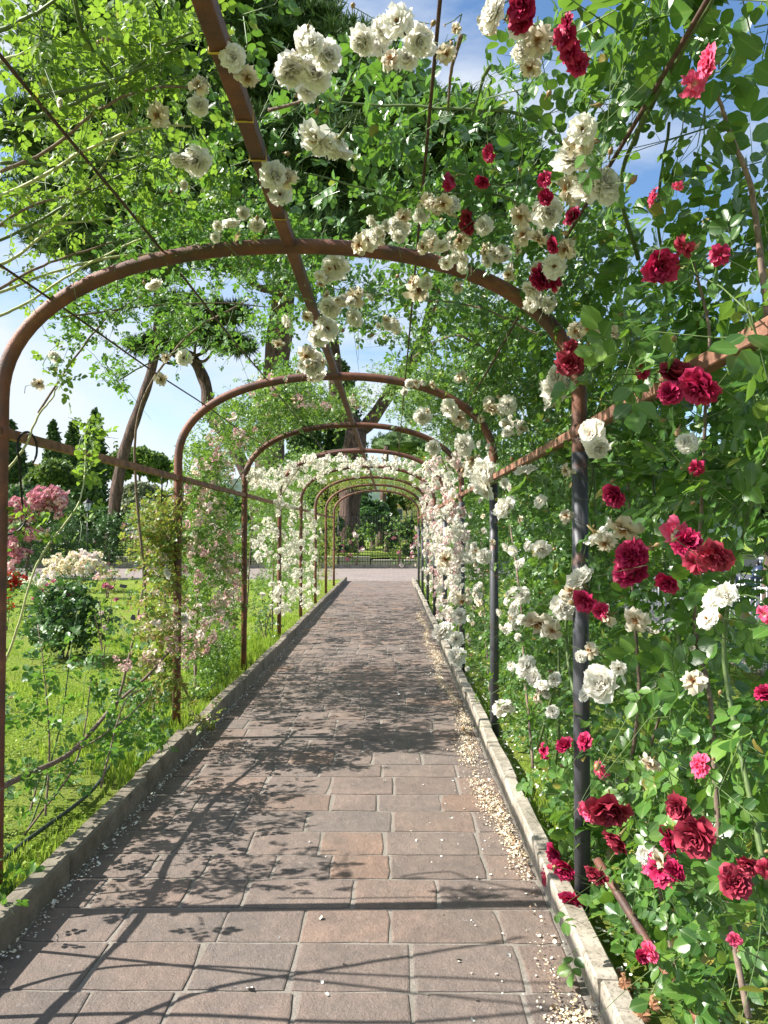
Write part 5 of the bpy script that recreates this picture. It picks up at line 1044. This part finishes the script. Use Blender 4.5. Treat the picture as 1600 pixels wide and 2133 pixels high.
def mass(name, label, cat, blobs, d, mt, per, s_, tr=.2, group=None, fl=.75):
    pads = [(at(x, y, d+rng.uniform(-1, 1)), r*d/F, fl) for x, y, r in blobs]; c = np.mean([p_[0] for p_ in pads], 0)
    tree(name, label, cat, (c[0], c[1], 0.2), max(.6, c[2]*.7), tr, pads, mt, per, s_, group)
TG = 'shrubs and trees beyond the fence'
mass('olive_tree', 'rounded grey-green olive bush between the cypresses and pink rose mound', 'olive tree', [(90, 1000, 34), (115, 985, 34), (140, 1000, 30), (110, 1030, 40), (150, 1035, 26), (80, 1035, 26)], 50, 'tree_mid', 620, .24, group=TG)
mass('umbrella_pine', 'distant spreading umbrella pine on the skyline right of the cypresses', 'pine tree', [(235, 965, 24), (262, 955, 28), (290, 950, 28), (320, 960, 26), (345, 975, 22), (300, 975, 24), (250, 985, 20), (330, 990, 20)], 85, 'tree_mid', 520, .4, .35, TG, .55)
mass('shrub', 'silvery grey-leaved shrub behind the right street lamp', 'shrub', [(270, 1030, 22), (290, 1022, 22), (312, 1028, 22), (330, 1034, 18)], 50, 'tree_olive', 420, .2, group=TG)
mass('shrub', 'rounded olive-brown shrub under the grey-leaved one', 'shrub', [(262, 1062, 26), (290, 1058, 28), (318, 1062, 24), (300, 1085, 26)], 44, 'tree_olive', 520, .17, group=TG)
mass('shrub', 'wide mid-green shrub mass behind the left street lamp', 'shrub', [(150, 1070, 26), (180, 1085, 30), (210, 1075, 24), (235, 1090, 22), (130, 1095, 24), (345, 1070, 28), (350, 1110, 20)], 43, 'hedge_dark', 520, .17, group=TG)
mass('conifer', 'dark blue-green conifer at the far left picture edge', 'conifer', [(5, 890, 22), (8, 920, 30), (15, 950, 34), (10, 985, 34), (30, 975, 22), (-20, 930, 40)], 46, 'cypress', 700, .2, .25, TG)
mass('shrub', 'dark green hedge clump behind the far left pink rose', 'shrub', [(20, 1040, 40), (70, 1035, 34), (120, 1060, 34), (30, 1080, 40)], 44, 'hedge_dark', 520, .18, group=TG)
mass('umbrella_pine', 'far flat-topped pine above the flag on the skyline', 'pine tree', [(800, 925, 20), (830, 915, 24), (860, 918, 24), (890, 930, 20), (840, 935, 24), (875, 945, 18)], 100, 'tree_mid', 520, .4, .35, TG, .6)
mass('shrub', 'bright leafy shrub beside the thick trunk beyond the fence', 'shrub', [(765, 1075, 24), (785, 1060, 22), (800, 1085, 20), (770, 1100, 18), (755, 1050, 18)], 52, 'hedge_dark', 520, .18, group=TG)
mass('small_tree', 'small dark round tree in front of the ochre building', 'tree', [(838, 1040, 13), (850, 1050, 14), (845, 1030, 12), (856, 1038, 10)], 56, 'bark_leaf' if 'bark_leaf' in M else 'cypress', 260, .18, .16, TG)
mass('shrub', 'low rose shrubbery on the raised lawn past the path end', 'shrub', [(750, 1095, 8), (775, 1098, 7), (835, 1096, 8), (858, 1098, 8)], 50, 'hedge_dark', 200, .13, group=TG)
mass('shrub', 'broad green shrub behind the pink rambler wall', 'shrub', [(400, 1060, 30), (440, 1050, 34), (490, 1060, 34), (540, 1070, 30), (590, 1080, 30), (640, 1085, 28), (460, 1100, 24), (680, 1090, 20)], 45, 'hedge_dark', 520, .18, group=TG)
mass('shrub', 'dense green shrub right behind the fence left of the thick trunk', 'shrub', [(690, 1120, 16), (700, 1090, 16), (715, 1140, 9), (675, 1080, 16)], 41, 'hedge_dark', 300, .15, group=TG)
mass('shrub', 'leafy shrub right behind the fence at the right side of the path end', 'shrub', [(845, 1110, 12), (860, 1090, 14), (865, 1130, 14), (880, 1110, 16), (850, 1145, 9)], 41, 'tree_mid', 300, .15, group=TG)
# right side
RG = 'trees along the road on the right'
mass('evergreen_tree', 'bushy evergreen beyond the road at the right picture edge', 'tree', [(1580, 860, 90), (1620, 960, 120), (1560, 1040, 70), (1600, 700, 60), (1590, 780, 70), (1640, 1060, 90)], 15, 'tree_mid', 1500, .085, .16, RG)
mass('evergreen_tree', 'mid-green roadside tree seen through the crimson rose', 'tree', [(1400, 1000, 46), (1450, 980, 50), (1490, 1000, 46), (1420, 1050, 50), (1480, 1060, 50), (1530, 1010, 40)], 24, 'tree_mid', 900, .12, .16, RG)
mass('evergreen_tree', 'farther dark roadside tree behind the first right post', 'tree', [(1220, 1010, 50), (1270, 1000, 50), (1330, 1010, 50), (1250, 1060, 50), (1310, 1060, 50), (1370, 1050, 40), (1170, 1030, 46), (1110, 1040, 46)], 34, 'tree_mid', 900, .16, .2, RG)
mass('evergreen_tree', 'dark tree filling the gap behind the white rose wall', 'tree', [(1000, 1000, 50), (1050, 980, 50), (1100, 1000, 46), (1020, 1060, 50), (960, 1030, 40), (940, 1090, 34), (1010, 1120, 40)], 42, 'cypress', 900, .2, .2, RG)
# right fence
rf = empty('metal_fence', (4.1, 10, 0.05), 'pale galvanised railing bordering the road on the right', 'fence')
b = Buf()
for y in np.arange(5, 24.8, 0.13): tube(b, [(4.12, y, 0.08), (4.12, y, 1.08)], 0.008, 5)
for z in (0.18, 0.98): box(b, (4.14, 14.9, z), (0.012, 19.8, 0.035))
b.build('railing', M['galv'], rf)
for y in np.arange(5, 25, 2.2): b = Buf(); box(b, (4.16, y, .6), (.05, .05, 1.1), bev=.004); b.build('post', M['galv'], rf, smooth=False)
VB = Plant('fence_climber', (4.0, 8.6, .05), 'light green climber covering the foot of the galvanised railing', 'climber', None, 'leaf_small', .035, 1)
VB.deep([(1530, 1330, 60, 44, 8.4, .25, 420), (1580, 1340, 30, 50, 8.0, .2, 200), (1490, 1340, 30, 30, 9.0, .2, 120)], per=5); VB.cane([(4, 8.6, .05), (4, 8.4, .4), (4, 8.1, .8)], r0=.01, r1=.004); VB.done()
# scooters parked on the road
def scooter(loc, rz, label):
    e = empty('parked_scooter', loc, label, 'scooter', 'scooters parked on the road'); Rz = np.array(Matrix.Rotation(rz, 3, 'Z'))
    def T(p): return np.array(p) @ Rz.T+np.array(loc)
    for x in (-.62, .62):
        b = Buf(); ring = [T((x+.20*math.cos(a), 0, .25+.20*math.sin(a))) for a in np.linspace(0, 2*PI, 17)]; tube(b, ring, .055, 8, cap=False)
        w_ = b.build('wheel', M['black'], e); b = Buf(); tube(b, [T((x, -.03, .25)), T((x, .03, .25))], .13, 12); b.build('rim', M['galv'], w_)
    b = Buf(); tube(b, [T(p) for p in smoothline([(.62, 0, .42), (.48, 0, .75), (.36, 0, .45), (.1, 0, .3), (-.2, 0, .38), (-.5, 0, .6), (-.75, 0, .62)], 5)], [.05+.12*math.sin(i/30*PI) for i in range(31)], 10); b.build('body', plain('scooter_paint', (.03, .045, .09), .3), e)
    b = Buf(); tube(b, [T(p) for p in smoothline([(.05, 0, .72), (-.25, 0, .78), (-.6, 0, .76)], 4)], [.05, .1, .12, .12, .12, .12, .11, .1, .05], 8); b.build('seat', M['black'], e)
    b = Buf(); tube(b, [T(p) for p in ((.45, 0, .75), (.40, 0, 1.02))], .025, 6); tube(b, [T(p) for p in ((.36, -.32, 1.05), (.42, 0, 1.03), (.36, .32, 1.05))], .016, 6); b.build('handlebar', M['black'], e)
    b = Buf(); tube(b, [T((.50, 0, .95)), T((.56, 0, .95))], [.09, .07], 10); b.build('headlight', M['glass'], e)
scooter((8.6, 18.6, -0.02), .3, 'dark blue scooter parked nearer the galvanised railing'); scooter((9.9, 19.8, -0.02), .4, 'dark blue scooter parked behind the other scooter')
# buildings
def house(px0, px1, ytop, d, wall, label, storeys=2):
    a = at(px0, ytop, d); c = at(px1, ytop, d); wd = c[0]-a[0]; h = a[2]; cx = (a[0]+c[0])/2; e = empty('house', (cx, d, 0), label, 'house', 'buildings beyond the trees')
    b = Buf(); box(b, (cx, d+4, h/2), (wd, 8, h)); wl = b.build('wall', M[wall], e, smooth=False)
    b = Buf(); b.add([(cx-wd/2-.4, d-.4, h), (cx+wd/2+.4, d-.4, h), (cx+wd/2+.4, d+8.4, h), (cx-wd/2-.4, d+8.4, h), (cx-wd/2+1.2, d+4, h+wd*.12), (cx+wd/2-1.2, d+4, h+wd*.12)], tris=[(0, 4, 3), (1, 2, 5)], quads=[(0, 1, 5, 4), (3, 4, 5, 2), (0, 3, 2, 1)]); b.build('roof', M['rooft'], e, smooth=False)
    nw = max(2, int(wd/2.2))
    for s_ in range(storeys):
        for k in range(nw):
            x = cx-wd/2+wd*(k+.5)/nw; z = h*(s_+.55)/storeys; b = Buf(); box(b, (x, d-.02, z), (.95, .1, 1.4)); w_ = b.build('window', M['galv'], e, smooth=False); b = Buf(); box(b, (x, d-.06, z), (.8, .06, 1.25)); b.build('pane', M['winglass'], w_, smooth=False)
house(815, 880, 1052, 95, 'ochre', 'ochre rendered building glimpsed beyond the end of the path', 2)
house(890, 960, 960, 110, 'palehouse', 'pale pinkish house with tiled roof behind the flag', 3)
house(18, 60, 965, 120, 'palehouse', 'pale house far off at left between conifer and cypress', 3)
# flag
P = at(903, 958, 50); e = empty('flag_pole', (P[0], 50, 0), 'red and white flag with yellow stripe on a thin pole beyond the fence', 'flag')
b = Buf(); tube(b, [(P[0], 50, 0), (P[0], 50, P[2]+.5)], .03, 8); b.build('pole', M['galv'], e)
b = Buf(); nx_, nz_ = 10, 6; V = []; 
for i in range(nx_+1):
    for j in range(nz_+1): u = i/nx_; V.append((P[0]-.02-.75*u, 50+.08*math.sin(u*9+j*.5), P[2]+.4-1.0*j/nz_-.25*u))
qs = [(i*(nz_+1)+j, (i+1)*(nz_+1)+j, (i+1)*(nz_+1)+j+1, i*(nz_+1)+j+1) for i in range(nx_) for j in range(nz_)]
fm = [plain('flag_red', (.7, .03, .03), .8, var=.05), plain('flag_white', (.8, .8, .8), .8, var=.05), plain('flag_yellow', (.8, .4, .02), .8, var=.05)]
for k, q in enumerate(qs):
    pass
b.add(V, quads=[q for k, q in enumerate(qs) if k//nz_ < 4], mi=0); n0 = b.n
b.q.append(np.array([q for k, q in enumerate(qs) if 4 <= k//nz_ < 7])); b.qm.append(np.full(len(b.q[-1]), 1)); b.q.append(np.array([q for k, q in enumerate(qs) if k//nz_ >= 7])); b.qm.append(np.full(len(b.q[-1]), 2))
b.build('flag', fm, e)
# hills
b = Buf(); n = 120; X = np.linspace(-100, 700, n); prof = 34+16*np.sin(X*.009+.4)+4*np.sin(X*.05)+rng.normal(0, 1.3, n)
v = []; 
for k in range(6):
    t = k/5; v += [(x, 420-120*(1-t), p_*t**.7-1) for x, p_ in zip(X, prof)]
q = [(r_*n+i, r_*n+i+1, (r_+1)*n+i+1, (r_+1)*n+i) for r_ in range(5) for i in range(n-1)]; b.add(v, quads=q)
tag(b.build('hills', M['hill']), kind='structure')
print('meshes', len(bpy.data.objects), 'polys', sum(len(o.data.polygons) for o in bpy.data.objects if o.type == 'MESH'))
